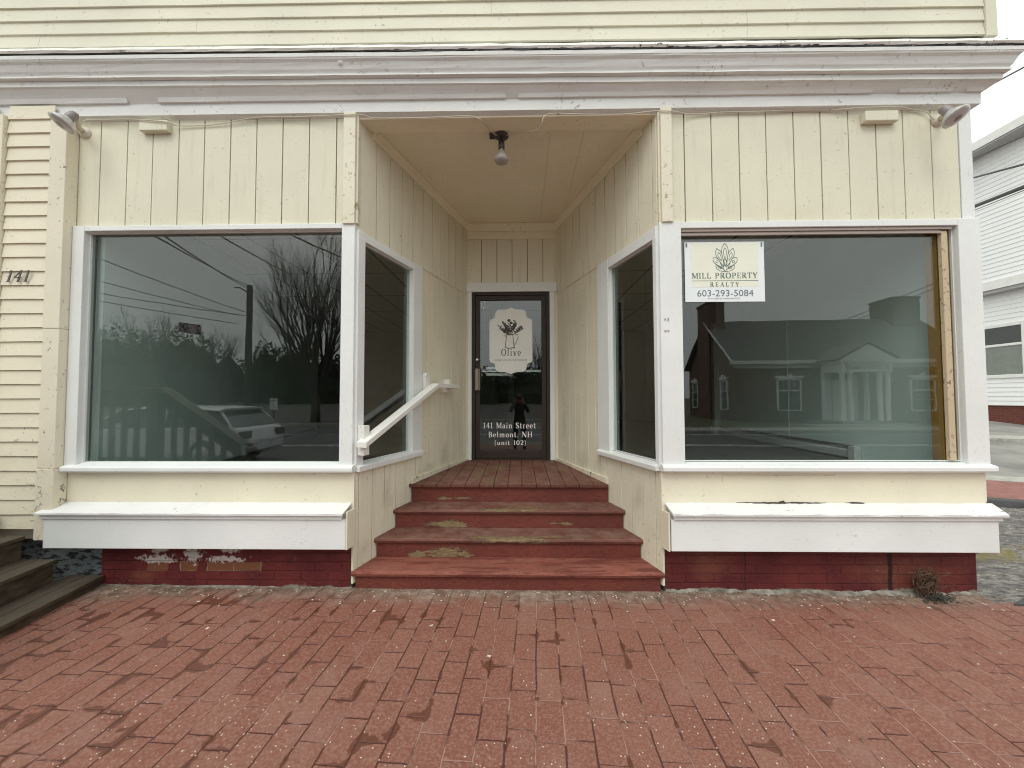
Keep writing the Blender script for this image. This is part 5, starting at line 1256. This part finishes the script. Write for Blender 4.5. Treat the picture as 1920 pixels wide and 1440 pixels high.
# service wires on the right
def wire(label, pts, r, name='overhead_wire', grp=None, sag=0.0, cat='wire'):
    P = [Vector(p) for p in pts]
    if len(P) == 2:
        a, b = P; P = [a.lerp(b, t / 16) - Vector((0, 0, sag * 4 * (t / 16) * (1 - t / 16))) for t in range(17)]
    return tag(MB().tube(P, r, 6, False).build(name, M['wire_black'], loc=tuple(P[0])), label, cat, grp)
def ext(a, b, ta, tb):
    a, b = Vector(a), Vector(b); return tuple(a + (b - a) * ta), tuple(a + (b - a) * tb)
wire('thick black overhead cable crossing the white house front', ext((8.26, 4.0, 4.95), (7.20, 2.5, 4.49), -2.5, 3.2), 0.028)
wire('thin wire just under the thick cable on the white house', ext((8.26, 4.0, 4.88), (7.20, 2.5, 4.44), -2.5, 3.2), 0.006)
wire('black overhead wire crossing the upper siding of the white house', ext((8.27, 4.0, 5.48), (7.22, 2.5, 4.82), -2.5, 3.2), 0.015)
wire('black overhead wire passing along the eave of the white house', ext((9.43, 5.0, 6.45), (7.89, 3.0, 5.57), -2.0, 2.2), 0.014)
wire('highest short wire running out from behind the cornice corner', ext((6.35, 2.0, 5.67), (5.97, 1.5, 5.39), -3.0, 6.0), 0.010)
wire('faint distant wire in the sky above the white house', [(17.0, 12.0, 11.1), (30.0, 12.0, 12.7)], 0.012)

# ------------------------------------------------------------------ across the street: library
LBY = thing('brick_library', 'single storey brick library with white columned portico reflected in the right window', 'library', (20, -24, 0))
th = R_(3.0)
c_, s_ = math.cos(th), math.sin(th)
ML2 = Matrix(((c_, -s_, 0, 13.35), (s_, c_, 0, -21.0), (0, 0, 1, 0), (0, 0, 0, 1)))   # local x along front, local +y to the street
W_ = 13.7; DP = 7.2; EV = 3.62; RG = 6.75
lb = MB(ML2)
lb.box(0, W_, -DP, 0, -0.2, EV)
for gx in (0.02, W_ - 0.22): lb.prism_x([(-DP, EV), (0, EV), (-DP / 2, RG - 0.05)], gx, gx + 0.2)
lb.build('wall', M['lib_brick'], LBY)
rf = MB(ML2)
for sgn in (0, 1):
    y0, y1 = (0.35, -DP / 2) if sgn == 0 else (-DP - 0.35, -DP / 2)
    rf.hexa([(-0.3, y0, EV - 0.02), (W_ + 0.3, y0, EV - 0.02), (W_ + 0.3, y1, RG), (-0.3, y1, RG)], [(-0.3, y0, EV + 0.12), (W_ + 0.3, y0, EV + 0.12), (W_ + 0.3, y1, RG + 0.14), (-0.3, y1, RG + 0.14)])
rf = rf.build('roof', M['shingle'], LBY)
MB(ML2).box(-0.32, W_ + 0.32, 0.36, 0.42, EV - 0.10, EV + 0.11).box(-0.3, W_ + .3, 0.005, 0.34, EV - 0.10, EV - 0.03).box(-0.05, W_ + .05, 0.004, 0.05, EV - 0.35, EV - 0.101).hexa([(-0.36, 0.36, EV - .02), (-0.31, .36, EV - .02), (-0.31, -DP / 2, RG), (-0.36, -DP / 2, RG)], [(-0.36, 0.36, EV + .12), (-0.31, .36, EV + .12), (-0.31, -DP / 2, RG + .14), (-0.36, -DP / 2, RG + .14)]).build('eave_trim', M['white_far'], LBY)
for x0, x1, zt in ((-0.35, 0.75, 8.05), (W_ - 2.0, W_ - 0.35, 8.1)):
    MB(ML2).box(x0, x1, -DP / 2 - 1.0, -DP / 2 + 0.9, 3.0 if x0 > 0 else -0.2, zt).box(x0 - 0.06, x1 + 0.06, -DP / 2 - 1.06, -DP / 2 + 0.96, zt, zt + 0.12).build('chimney', M['lib_brick'], rf)
def lib_window(x0, x1, z0, z1, Mx=ML2, y=0.0):
    f = MB(Mx); w = 0.10
    f.box(x0 - w, x0, y + .002, y + 0.08, z0, z1).box(x1, x1 + w, y + .002, y + 0.08, z0, z1).box(x0, x1, y + .002, y + 0.08, z1 - .02, z1 + w)
    f.box(x0 - w - 0.1, x1 + w + 0.1, y + .002, y + 0.14, z1 + w + .001, z1 + w + 0.16).box(x0 - 0.05, x1 + .05, y + .002, y + 0.12, z0 - 0.08, z0 - .001)
    f.prism_y([((x0 + x1) / 2 - .14, z1 + w + .161), ((x0 + x1) / 2 + .14, z1 + w + .161), ((x0 + x1) / 2 + .09, z1 + w + .3), ((x0 + x1) / 2 - .09, z1 + w + .3)], y + .002, y + .15)
    zm = z0 + (z1 - z0) * .62
    f.box(x0, x1, y + .03, y + 0.07, zm, zm + .07)
    for k in range(1, 4): f.box(x0 + (x1 - x0) * k / 4 - .012, x0 + (x1 - x0) * k / 4 + .012, y + .035, y + .055, zm + .07, z1 - .02)
    f.box(x0, x1, y + .03, y + 0.05, z0 + (zm - z0) * .5, z0 + (zm - z0) * .5 + .03)
    o = f.build('window', M['white_far'], LBY)
    MB(Mx).box(x0, x1, y + .01, y + 0.02, z0, z1).build('pane', M['dark_pane'], o)
lib_window(2.55, 3.80, 0.72, 2.52); lib_window(10.2, 11.45, 0.72, 2.52)
MSIDE = ML2 @ Matrix(((0, -1, 0, 0), (1, 0, 0, 0), (0, 0, 1, 0), (0, 0, 0, 1)))     # local x = +y of building, outward = -x
lib_window(-1.7, -0.95, 0.72, 2.52, MSIDE, 0.0); lib_window(-6.3, -5.5, 0.72, 2.52, MSIDE, 0.0)
# portico
pc = 6.15
po = MB(ML2)
po.box(pc - 1.35, pc + 1.35, 0.43, 2.0, 2.92, 3.42).box(pc - 1.45, pc + 1.45, 0.43, 2.1, 3.421, 3.56)
po = po.build('portico', M['white_far'], LBY)
MB(ML2).prism_y([(pc - 1.5, 3.561), (pc + 1.5, 3.561), (pc, 4.45)], 1.9, 2.12).build('pediment', M['white_far'], po)
MB(ML2).hexa([(pc - 1.6, 0.1, 3.57), (pc, 0.1, 4.47), (pc, 1.89, 4.47), (pc - 1.6, 1.89, 3.57)], [(pc - 1.6, 0.1, 3.65), (pc, -0.8, 4.57), (pc, 2.2, 4.57), (pc - 1.6, 2.2, 3.65)]).hexa([(pc + 1.6, 0.1, 3.57), (pc, 0.1, 4.47), (pc, 1.89, 4.47), (pc + 1.6, 1.89, 3.57)], [(pc + 1.6, 0.1, 3.65), (pc + .001, -0.8, 4.57), (pc + .001, 2.2, 4.57), (pc + 1.6, 2.2, 3.65)]).build('portico_roof', M['shingle'], po)
for x in (pc - 1.2, pc - 0.78, pc + 0.78, pc + 1.2):
    MB(ML2).lathe([(0.16, 0.14), (0.16, 0.22), (0.13, 0.25), (0.12, 2.7), (0.14, 2.76), (0.17, 2.8), (0.17, 2.918)], (x, 1.8, 0.0), (0, 0, 1), 16).build('column', M['white_far'], LBY, smooth=True)
MB(ML2).lathe([(0.15, 0.14), (0.13, 0.25), (0.12, 2.7), (0.15, 2.918)], (pc - 1.2, 0.4, 0.0), (0, 0, 1), 12).lathe([(0.15, 0.14), (0.13, 0.25), (0.12, 2.7), (0.15, 2.918)], (pc + 1.2, 0.4, 0.0), (0, 0, 1), 12).build('column', M['white_far'], LBY, smooth=True)
MB(ML2).box(pc - 1.5, pc + 1.5, 0.01, 2.15, -0.1, 0.14).box(pc - 1.2, pc + 1.2, 2.151, 2.5, -0.1, 0.05).build('portico_floor', M['concrete'], LBY)
dr_ = MB(ML2).box(pc - 0.95, pc - 0.6, .004, .12, .141, 2.3).box(pc + .6, pc + .95, .004, .12, .141, 2.3).box(pc - .95, pc + .95, .004, .16, 2.301, 2.5)
for k in range(12):
    a0, a1 = math.pi * k / 12, math.pi * (k + 1) / 12
    q = [(pc + .7 * math.cos(a0), 2.501 + .62 * math.sin(a0)), (pc + .95 * math.cos(a0), 2.501 + .8 * math.sin(a0)), (pc + .95 * math.cos(a1), 2.501 + .8 * math.sin(a1)), (pc + .7 * math.cos(a1), 2.501 + .62 * math.sin(a1))]
    dr_.prism_y(q, .004, .12)
dr_ = dr_.build('door_surround', M['white_far'], LBY)
MB(ML2).box(pc - .5, pc + .5, .005, .06, .141, 2.299).build('door', M['white_far'], LBY)
lt2 = MB(); MLT = ML2 @ Matrix.Translation((0, 2.005, 0)) @ Matrix.Rotation(math.pi, 4, 'Z')
serif_text(lt2, 'BELMONT LIBRARY', -pc, 3.03, 2.3, 0.24, MLT, 0.12, 1.3)
lt2.build('lettering', M['ink'], LBY)

# ------------------------------------------------------------------ bare tree across the street
def grow(mb, p, d, L, r, depth, rnd, spread, tips):
    n = 3; pts = [Vector(p)]; rs = [r]; dd = Vector(d).normalized()
    for i in range(n):
        dd = (dd + Vector((rnd.gauss(0, .05), rnd.gauss(0, .05), rnd.gauss(0.03, .04)))).normalized()
        pts.append(pts[-1] + dd * (L / n)); rs.append(r * (1 - 0.38 * (i + 1) / n))
    mb.tube(pts, rs, 7 if depth > 3 else (5 if depth > 1 else 3), False)
    if depth == 0: return
    nb = 3 if depth > 2 else 4
    for k in range(nb):
        t = rnd.uniform(0.35, 1.0) if k else 1.0
        i = min(n - 1, int(t * n)); q = pts[i].lerp(pts[i + 1], t * n - i)
        a = rnd.uniform(0, 2 * math.pi); o_ = dd.orthogonal().normalized(); o_ = Matrix.Rotation(a, 3, dd) @ o_
        nd = (dd + o_ * spread * rnd.uniform(.5, 1.1) + Vector((0, 0, .10))).normalized()
        grow(mb, q, nd, L * rnd.uniform(.6, .82), rs[-1] * rnd.uniform(.62, .85), depth - 1, rnd, spread, tips)
def bare_tree(label, base, H, seed, depth=5, stems=7, spread=0.42, group=None, name='bare_tree', lean=0.35):
    rnd = random.Random(seed)
    t = thing(name, label, 'tree', base, group)
    b = Vector(base); hT = H * 0.13
    MB().tube([b - Vector((0, 0, .2)), b + Vector((0.03, 0, hT * .5)), b + Vector((0, 0.02, hT))], [H * .026, H * .021, H * .022], 12).build('trunk', M['bark'], t, smooth=True)
    cr = MB(); p = b + Vector((0, 0.02, hT * .9))
    for k in range(stems):
        a = 2 * math.pi * k / stems + rnd.uniform(-.3, .3); l = lean * rnd.uniform(.4, 1.2)
        grow(cr, p, (math.cos(a) * l, math.sin(a) * l, 1), H * .29 * rnd.uniform(.8, 1.15), H * .0125, depth, rnd, spread, None)
    cr.build('crown', M['twig'], t)
    return t
bare_tree('tall bare vase shaped tree reflected at the right of the left window', (-12.9, -21.0, 0.0), 12.2, 3, 5, 13, lean=0.5)
bare_tree('smaller bare tree reflected through the door glass', (2.2, -27.0, 0.0), 8.0, 5, 4, 6)
rnd = random.Random(12)
for k, (x, y, h) in enumerate(((-46, -44, 12.5), (-54, -46, 11.5), (-66, -50, 12.5), (-36, -42, 9.5))):
    bare_tree(('bare grey tree standing out of the dark woods across the street', 'bare forked tree rising above the dark woods farther left', 'bare tree at the far left end of the dark woods', 'lower bare tree beside the big street tree at the woods edge')[k], (x, y, 1.0), h, 20 + k, 4, 6, 0.4, 'bare trees in front of the woods')
# dark woods
wd = MB(); rnd = random.Random(77)
def clump(cx_, cy_, cz_, rx_, rz_, n):
    for _ in range(n):
        a = rnd.uniform(0, 6.283); u = rnd.uniform(-1, 1); rr = rnd.uniform(.75, 1.05); q = math.sqrt(1 - u * u)
        p = Vector((cx_ + rx_ * rr * q * math.cos(a), cy_ + rx_ * rr * q * math.sin(a) * .8, cz_ + rz_ * rr * u)); s = rnd.uniform(.2, .55)
        e1 = Vector((rnd.gauss(0, 1), rnd.gauss(0, 1), rnd.gauss(0, 1))).normalized() * s; e2 = Vector((rnd.gauss(0, 1), rnd.gauss(0, 1), rnd.gauss(0, 1))).normalized() * s
        wd.add([tuple(p), tuple(p + e1), tuple(p + e2)], [(0, 1, 2)])
x = -95
while x < 8:
    y = -48 + rnd.uniform(-5, 6)
    top = 9.6 if x < -44 else 9.6 - (x + 44) * 0.13
    top = max(4.6, top) * rnd.uniform(.86, 1.12); w = rnd.uniform(1.6, 3.4)
    # solid tapered core so the mass is opaque
    wd.lathe([(w * .9, 0), (w * .95, top * .3), (w * .6, top * .62), (w * .25, top * .78), (0.05, top * .86)], (x, y, 0.5), (0, 0, 1), 9)
    clump(x, y, top * .55 + .5, w, top * .47, 420)
    x += w * rnd.uniform(.55, .9)
tag(wd.build('far_woods', M['conifer'], loc=(-40, -48, 0)), 'dark evergreen woods beyond the street reflected in the left window', 'woods', kind='stuff')

# utility pole, wires
PL = thing('utility_pole', 'dark wooden utility pole beside the bare tree across the street', 'pole', (-18.7, -23.0, 0))
MB().tube([(-18.66, -23, -0.2), (-18.68, -23, 4.5), (-18.7, -23, 9.35)], [0.24, 0.21, 0.18], 14).build('shaft', M['pole_wood'], PL, smooth=True)
MB().tube([(-18.75, -22.8, 8.8), (-19.2, -22.7, 9.1), (-19.5, -22.6, 9.05)], 0.04, 8).build('bracket_arm', M['wire_black'], PL)
top_ = (-18.7, -22.8, 9.1)
G_ = 'overhead street wires running to the pole'
def wx(a, b, t): a, b = Vector(a), Vector(b); return tuple(a + (b - a) * t)
for lab, p, a in (('street wire meeting the pole top from high over the shop', (-10.46, -8.0, 6.35), top_), ('street wire running just beside the one to the pole top', (-10.62, -8.0, 6.30), (-18.7, -22.8, 9.3)),
                  ('higher street wire passing in front of the bare tree', (-8.70, -8.0, 6.33), (-13.0, -18.5, 8.6)), ('street wire crossing the right part of the bare tree', (-5.88, -7.0, 5.87), (-5.6, -12.0, 6.6)),
                  ('uppermost of the side wires left of the pole', (-17.42, -12, 7.44), (-19.10, -23, 7.53)), ('second side wire from the top left of the pole', (-17.50, -12, 6.51), (-19.6, -23, 7.28)),
                  ('third side wire from the top left of the pole', (-17.48, -12, 5.96), (-19.0, -23, 7.25)), ('lowest of the side wires left of the pole', (-17.47, -12, 5.64), (-19.65, -23, 6.72))):
    wire(lab, [wx(a, p, 1.35), a], 0.022, 'street_wire', G_, 0.12)
wire('upper distant wire behind the library roof', [(30, -40, 7.4), (50, -40, 15.7)], 0.04, 'street_wire', 'wires behind the library')
wire('lower distant wire behind the library roof', [(30, -40, 7.0), (50, -40, 15.1)], 0.04, 'street_wire', 'wires behind the library')

# parking sign
PS = thing('parking_sign', 'small white parking sign on a thin post near the bare tree', 'sign', (-11.0, -14.0, 0))
MB().box(-11.03, -10.99, -14.0, -13.97, -0.15, 1.55).build('post', M['stair_wood'], PS)
MB().box(-11.20, -10.83, -13.968, -13.96, 0.98, 1.50).build('panel', M['white_far'], PS)
MB().box(-11.12, -10.91, -13.9595, -13.957, 1.36, 1.42).box(-11.04, -10.99, -13.9595, -13.957, 1.05, 1.28).build('symbol', M['ink_soft'], PS)

# ------------------------------------------------------------------ parked white car
CR = thing('parked_car', 'white hatchback parked along the kerb behind the photographer', 'car', (-9.0, -6.8, -0.15))
yn, yf_ = -5.95, -7.68; g0 = -0.15
def lift(pts): return [(x, z + g0) for x, z in pts]
body = [(-11.25, .38), (-11.30, .62), (-11.15, .80), (-10.2, .93), (-6.86, .98), (-6.72, .90), (-6.64, .62), (-6.66, .34), (-6.85, .24), (-7.05, .26), (-11.1, .22)]
bd = MB().prism_y(lift(body), yf_, yn).build('body', M['car_white'], CR, 0.05)
# greenhouse tapering inwards
def cabin(pts_lo, pts_hi, mb, inset):
    n = len(pts_lo); vs = []
    for y, ins in ((yn, 1), (yf_, -1)):
        for (x, z) in pts_lo: vs.append((x, y - ins * 0.03, z + g0))
        for (x, z) in pts_hi: vs.append((x, y - ins * inset, z + g0))
    fs = []; m = 2 * n
    for i in range(n - 1):
        fs.append((i, i + 1, n + i + 1, n + i)); fs.append((m + i, m + i + 1, m + n + i + 1, m + n + i))
    fs.append((0, n, m + n, m)); fs.append((n - 1, 2 * n - 1, m + 2 * n - 1, m + n - 1))
    for i in range(n - 1): fs.append((n + i, n + i + 1, m + n + i + 1, m + n + i))
    mb.add(vs, fs)
cb = MB(); cabin([(-10.35, .91), (-9.0, .955), (-8.0, .96), (-6.80, .965)], [(-9.62, 1.38), (-9.0, 1.42), (-8.0, 1.42), (-7.32, 1.38)], cb, 0.20)
cb.build('cabin_glass', M['car_glass'], CR)
rf_ = MB(); cabin([(-9.75, 1.36), (-9.0, 1.415), (-8.0, 1.415), (-7.18, 1.36)], [(-9.45, 1.42), (-9.0, 1.46), (-8.0, 1.455), (-7.15, 1.41)], rf_, 0.22)
rf_.build('roof', M['car_white'], CR)
pl = MB()
for x0, x1 in ((-9.66, -10.40), (-8.55, -8.55), (-7.62, -7.42), (-7.28, -6.84)):
    for y, s in ((yn, 1), (yf_, -1)):
        pl.tube([(x1, y - s * .02, .93 + g0), (x0, y - s * .17, 1.39 + g0)], 0.03, 6)
pl.build('pillars', M['car_white'], CR)
for x in (-10.35, -7.55):
    for y, s in ((yn, 1), (yf_, -1)):
        w = MB().lathe([(0, -0.02), (.22, -.02), (.30, -.01), (.33, .03), (.33, .17), (.30, .21), (0, .21)], (x, y + .02 * s, .33 + g0), (0, -s, 0), 24).build('wheel', M['rubber'], CR, smooth=False)
        MB().lathe([(0, -0.035), (.05, -.035), (.19, -.022), (.20, -.021)], (x, y + .02 * s, .33 + g0), (0, -s, 0), 12).build('rim', M['steel'], w)
MB().box(-6.70, -6.60, yn - .35, yn - .03, .68 + g0, .86 + g0).build('tail_lamp', M['lamp_red'], CR, 0.01)
MB().box(-6.70, -6.60, yf_ + .03, yf_ + .35, .68 + g0, .86 + g0).build('tail_lamp', M['lamp_red'], CR, 0.01)
MB().box(-9.62, -9.45, yn + .001, yn + .14, .95 + g0, 1.06 + g0).build('mirror', M['car_white'], CR, 0.02)

# ------------------------------------------------------------------ the photographer (seen only in the door glass)
def person():
    J = {'pel': (0, -3.46, .86), 'sp1': (0, -3.47, 1.02), 'sp2': (0, -3.47, 1.20), 'nk': (0, -3.45, 1.345), 'nk2': (0, -3.43, 1.40), 'hd': (0, -3.425, 1.48), 'hd2': (0, -3.43, 1.56),
         'hL': (-.10, -3.46, .80), 'kL': (-.12, -3.43, .46), 'aL': (-.13, -3.47, .085), 'tL': (-.145, -3.33, .035),
         'hR': (.10, -3.46, .80), 'kR': (.12, -3.42, .46), 'aR': (.14, -3.46, .085), 'tR': (.165, -3.32, .035),
         'sL': (-.175, -3.46, 1.30), 'eL': (-.245, -3.33, 1.12), 'wL': (-.105, -3.13, 1.385), 'sR': (.175, -3.46, 1.30), 'eR': (.245, -3.33, 1.12), 'wR': (.105, -3.13, 1.385)}
    Rr = {'pel': .15, 'sp1': .135, 'sp2': .15, 'nk': .075, 'nk2': .055, 'hd': .075, 'hd2': .075, 'hL': .095, 'kL': .062, 'aL': .045, 'tL': .036, 'hR': .095, 'kR': .062, 'aR': .045, 'tR': .036,
          'sL': .068, 'eL': .05, 'wL': .03, 'sR': .068, 'eR': .05, 'wR': .03}
    E_ = [('pel', 'sp1'), ('sp1', 'sp2'), ('sp2', 'nk'), ('nk', 'nk2'), ('nk2', 'hd'), ('hd', 'hd2'), ('pel', 'hL'), ('hL', 'kL'), ('kL', 'aL'), ('aL', 'tL'), ('pel', 'hR'), ('hR', 'kR'), ('kR', 'aR'), ('aR', 'tR'), ('sp2', 'sL'), ('sL', 'eL'), ('eL', 'wL'), ('sp2', 'sR'), ('sR', 'eR'), ('eR', 'wR')]
    # hands: palm plus four fingers and a thumb holding the phone's edges
    for s, w in ((-1, 'wL'), (1, 'wR')):
        tg = 'L' if s < 0 else 'R'
        J['p' + tg] = (s * .092, -3.098, 1.43); Rr['p' + tg] = .024; E_.append((w, 'p' + tg))
        J['q' + tg] = (s * .088, -3.085, 1.465); Rr['q' + tg] = .020; E_.append(('p' + tg, 'q' + tg))
        for f, dz in enumerate((.030, .012, -.006, -.024)):
            a = 'f%d%s' % (f, tg); b = 'g%d%s' % (f, tg)
            J[a] = (s * .094, -3.066, 1.475 + dz); Rr[a] = .0085; J[b] = (s * (.070 + .004 * f), -3.056, 1.480 + dz); Rr[b] = .0075
            E_.append(('q' + tg, a)); E_.append((a, b))
        J['t' + tg + '1'] = (s * .075, -3.105, 1.462); Rr['t' + tg + '1'] = .011; J['t' + tg + '2'] = (s * .055, -3.088, 1.478); Rr['t' + tg + '2'] = .009
        E_.append(('p' + tg, 't' + tg + '1')); E_.append(('t' + tg + '1', 't' + tg + '2'))
    keys = list(J); me = bpy.data.meshes.new('person')
    org = Vector((0, -3.46, gz(0)))
    me.from_pydata([tuple(Vector(J[k]) - org) for k in keys], [(keys.index(a), keys.index(b)) for a, b in E_], [])
    o = bpy.data.objects.new('person', me); COL.objects.link(o)
    sk_ = o.modifiers.new('skin', 'SKIN'); sk_.use_smooth_shade = True
    for i, k in enumerate(keys):
        sv = me.skin_vertices[0].data[i]; r = Rr[k]
        sv.radius = (r, r * (.72 if k in ('pel', 'sp1', 'sp2') else 1.0)) if k in ('pel', 'sp1', 'sp2') else (r, r)
        sv.use_root = (k == 'pel')
    sb = o.modifiers.new('sub', 'SUBSURF'); sb.levels = 2; sb.render_levels = 2
    dg = bpy.context.evaluated_depsgraph_get(); m2 = bpy.data.meshes.new_from_object(o.evaluated_get(dg))
    o.modifiers.clear(); o.data = m2; bpy.data.meshes.remove(me); m2.name = 'person'
    m2.materials.clear()
    for k in ('jacket', 'jeans', 'skin'): m2.materials.append(M[k])
    for p in m2.polygons:
        c = p.center + org; p.use_smooth = True
        p.material_index = 1 if c.z < .84 else (2 if (c.z > 1.37 and abs(c.x) < .09 and c.y < -3.3) or (c.y > -3.13) else 0)
        if c.z < .09: p.material_index = 0
    o.location = org; o['_o'] = tuple(org)
    tag(o, 'person in a dark jacket holding up a phone, reflected in the door glass', 'person')
    MB().lathe([(0, .0), (.05, .0), (.083, .035), (.094, .09), (.088, .14), (.06, .175), (.02, .188), (0, .19)], (0, -3.435, 1.44), (0, 0, 1), 20).build('hair', M['hair'], o, smooth=True)
    fc = MB(); fc.lathe([(0, .0), (.035, .004), (.058, .04), (.068, .09), (.064, .14), (.04, .17), (0, .175)], (0, -3.395, 1.405), (0, 0.05, 1), 20)
    fc.lathe([(0, .03), (.008, .02), (.012, 0)], (0, -3.328, 1.475), (0, 1, -.3), 8)
    fc.build('face', M['skin'], o, smooth=True)
    MB().box(-.040, -.018, -3.336, -3.326, 1.497, 1.505).box(.018, .040, -3.336, -3.326, 1.497, 1.505).box(-.02, .02, -3.340, -3.330, 1.440, 1.446).build('eyes_and_mouth', M['ink'], o)
    return o
person()
tag(MB().box(-0.078, 0.078, -3.078, -3.062, 1.452, 1.545).build('phone', M['phone'], None, 0.006, loc=(0, -3.07, 1.49)), 'black phone held up in both hands by the photographer', 'phone')
for o in list(bpy.data.objects):
    if '_o' in o: del o['_o']
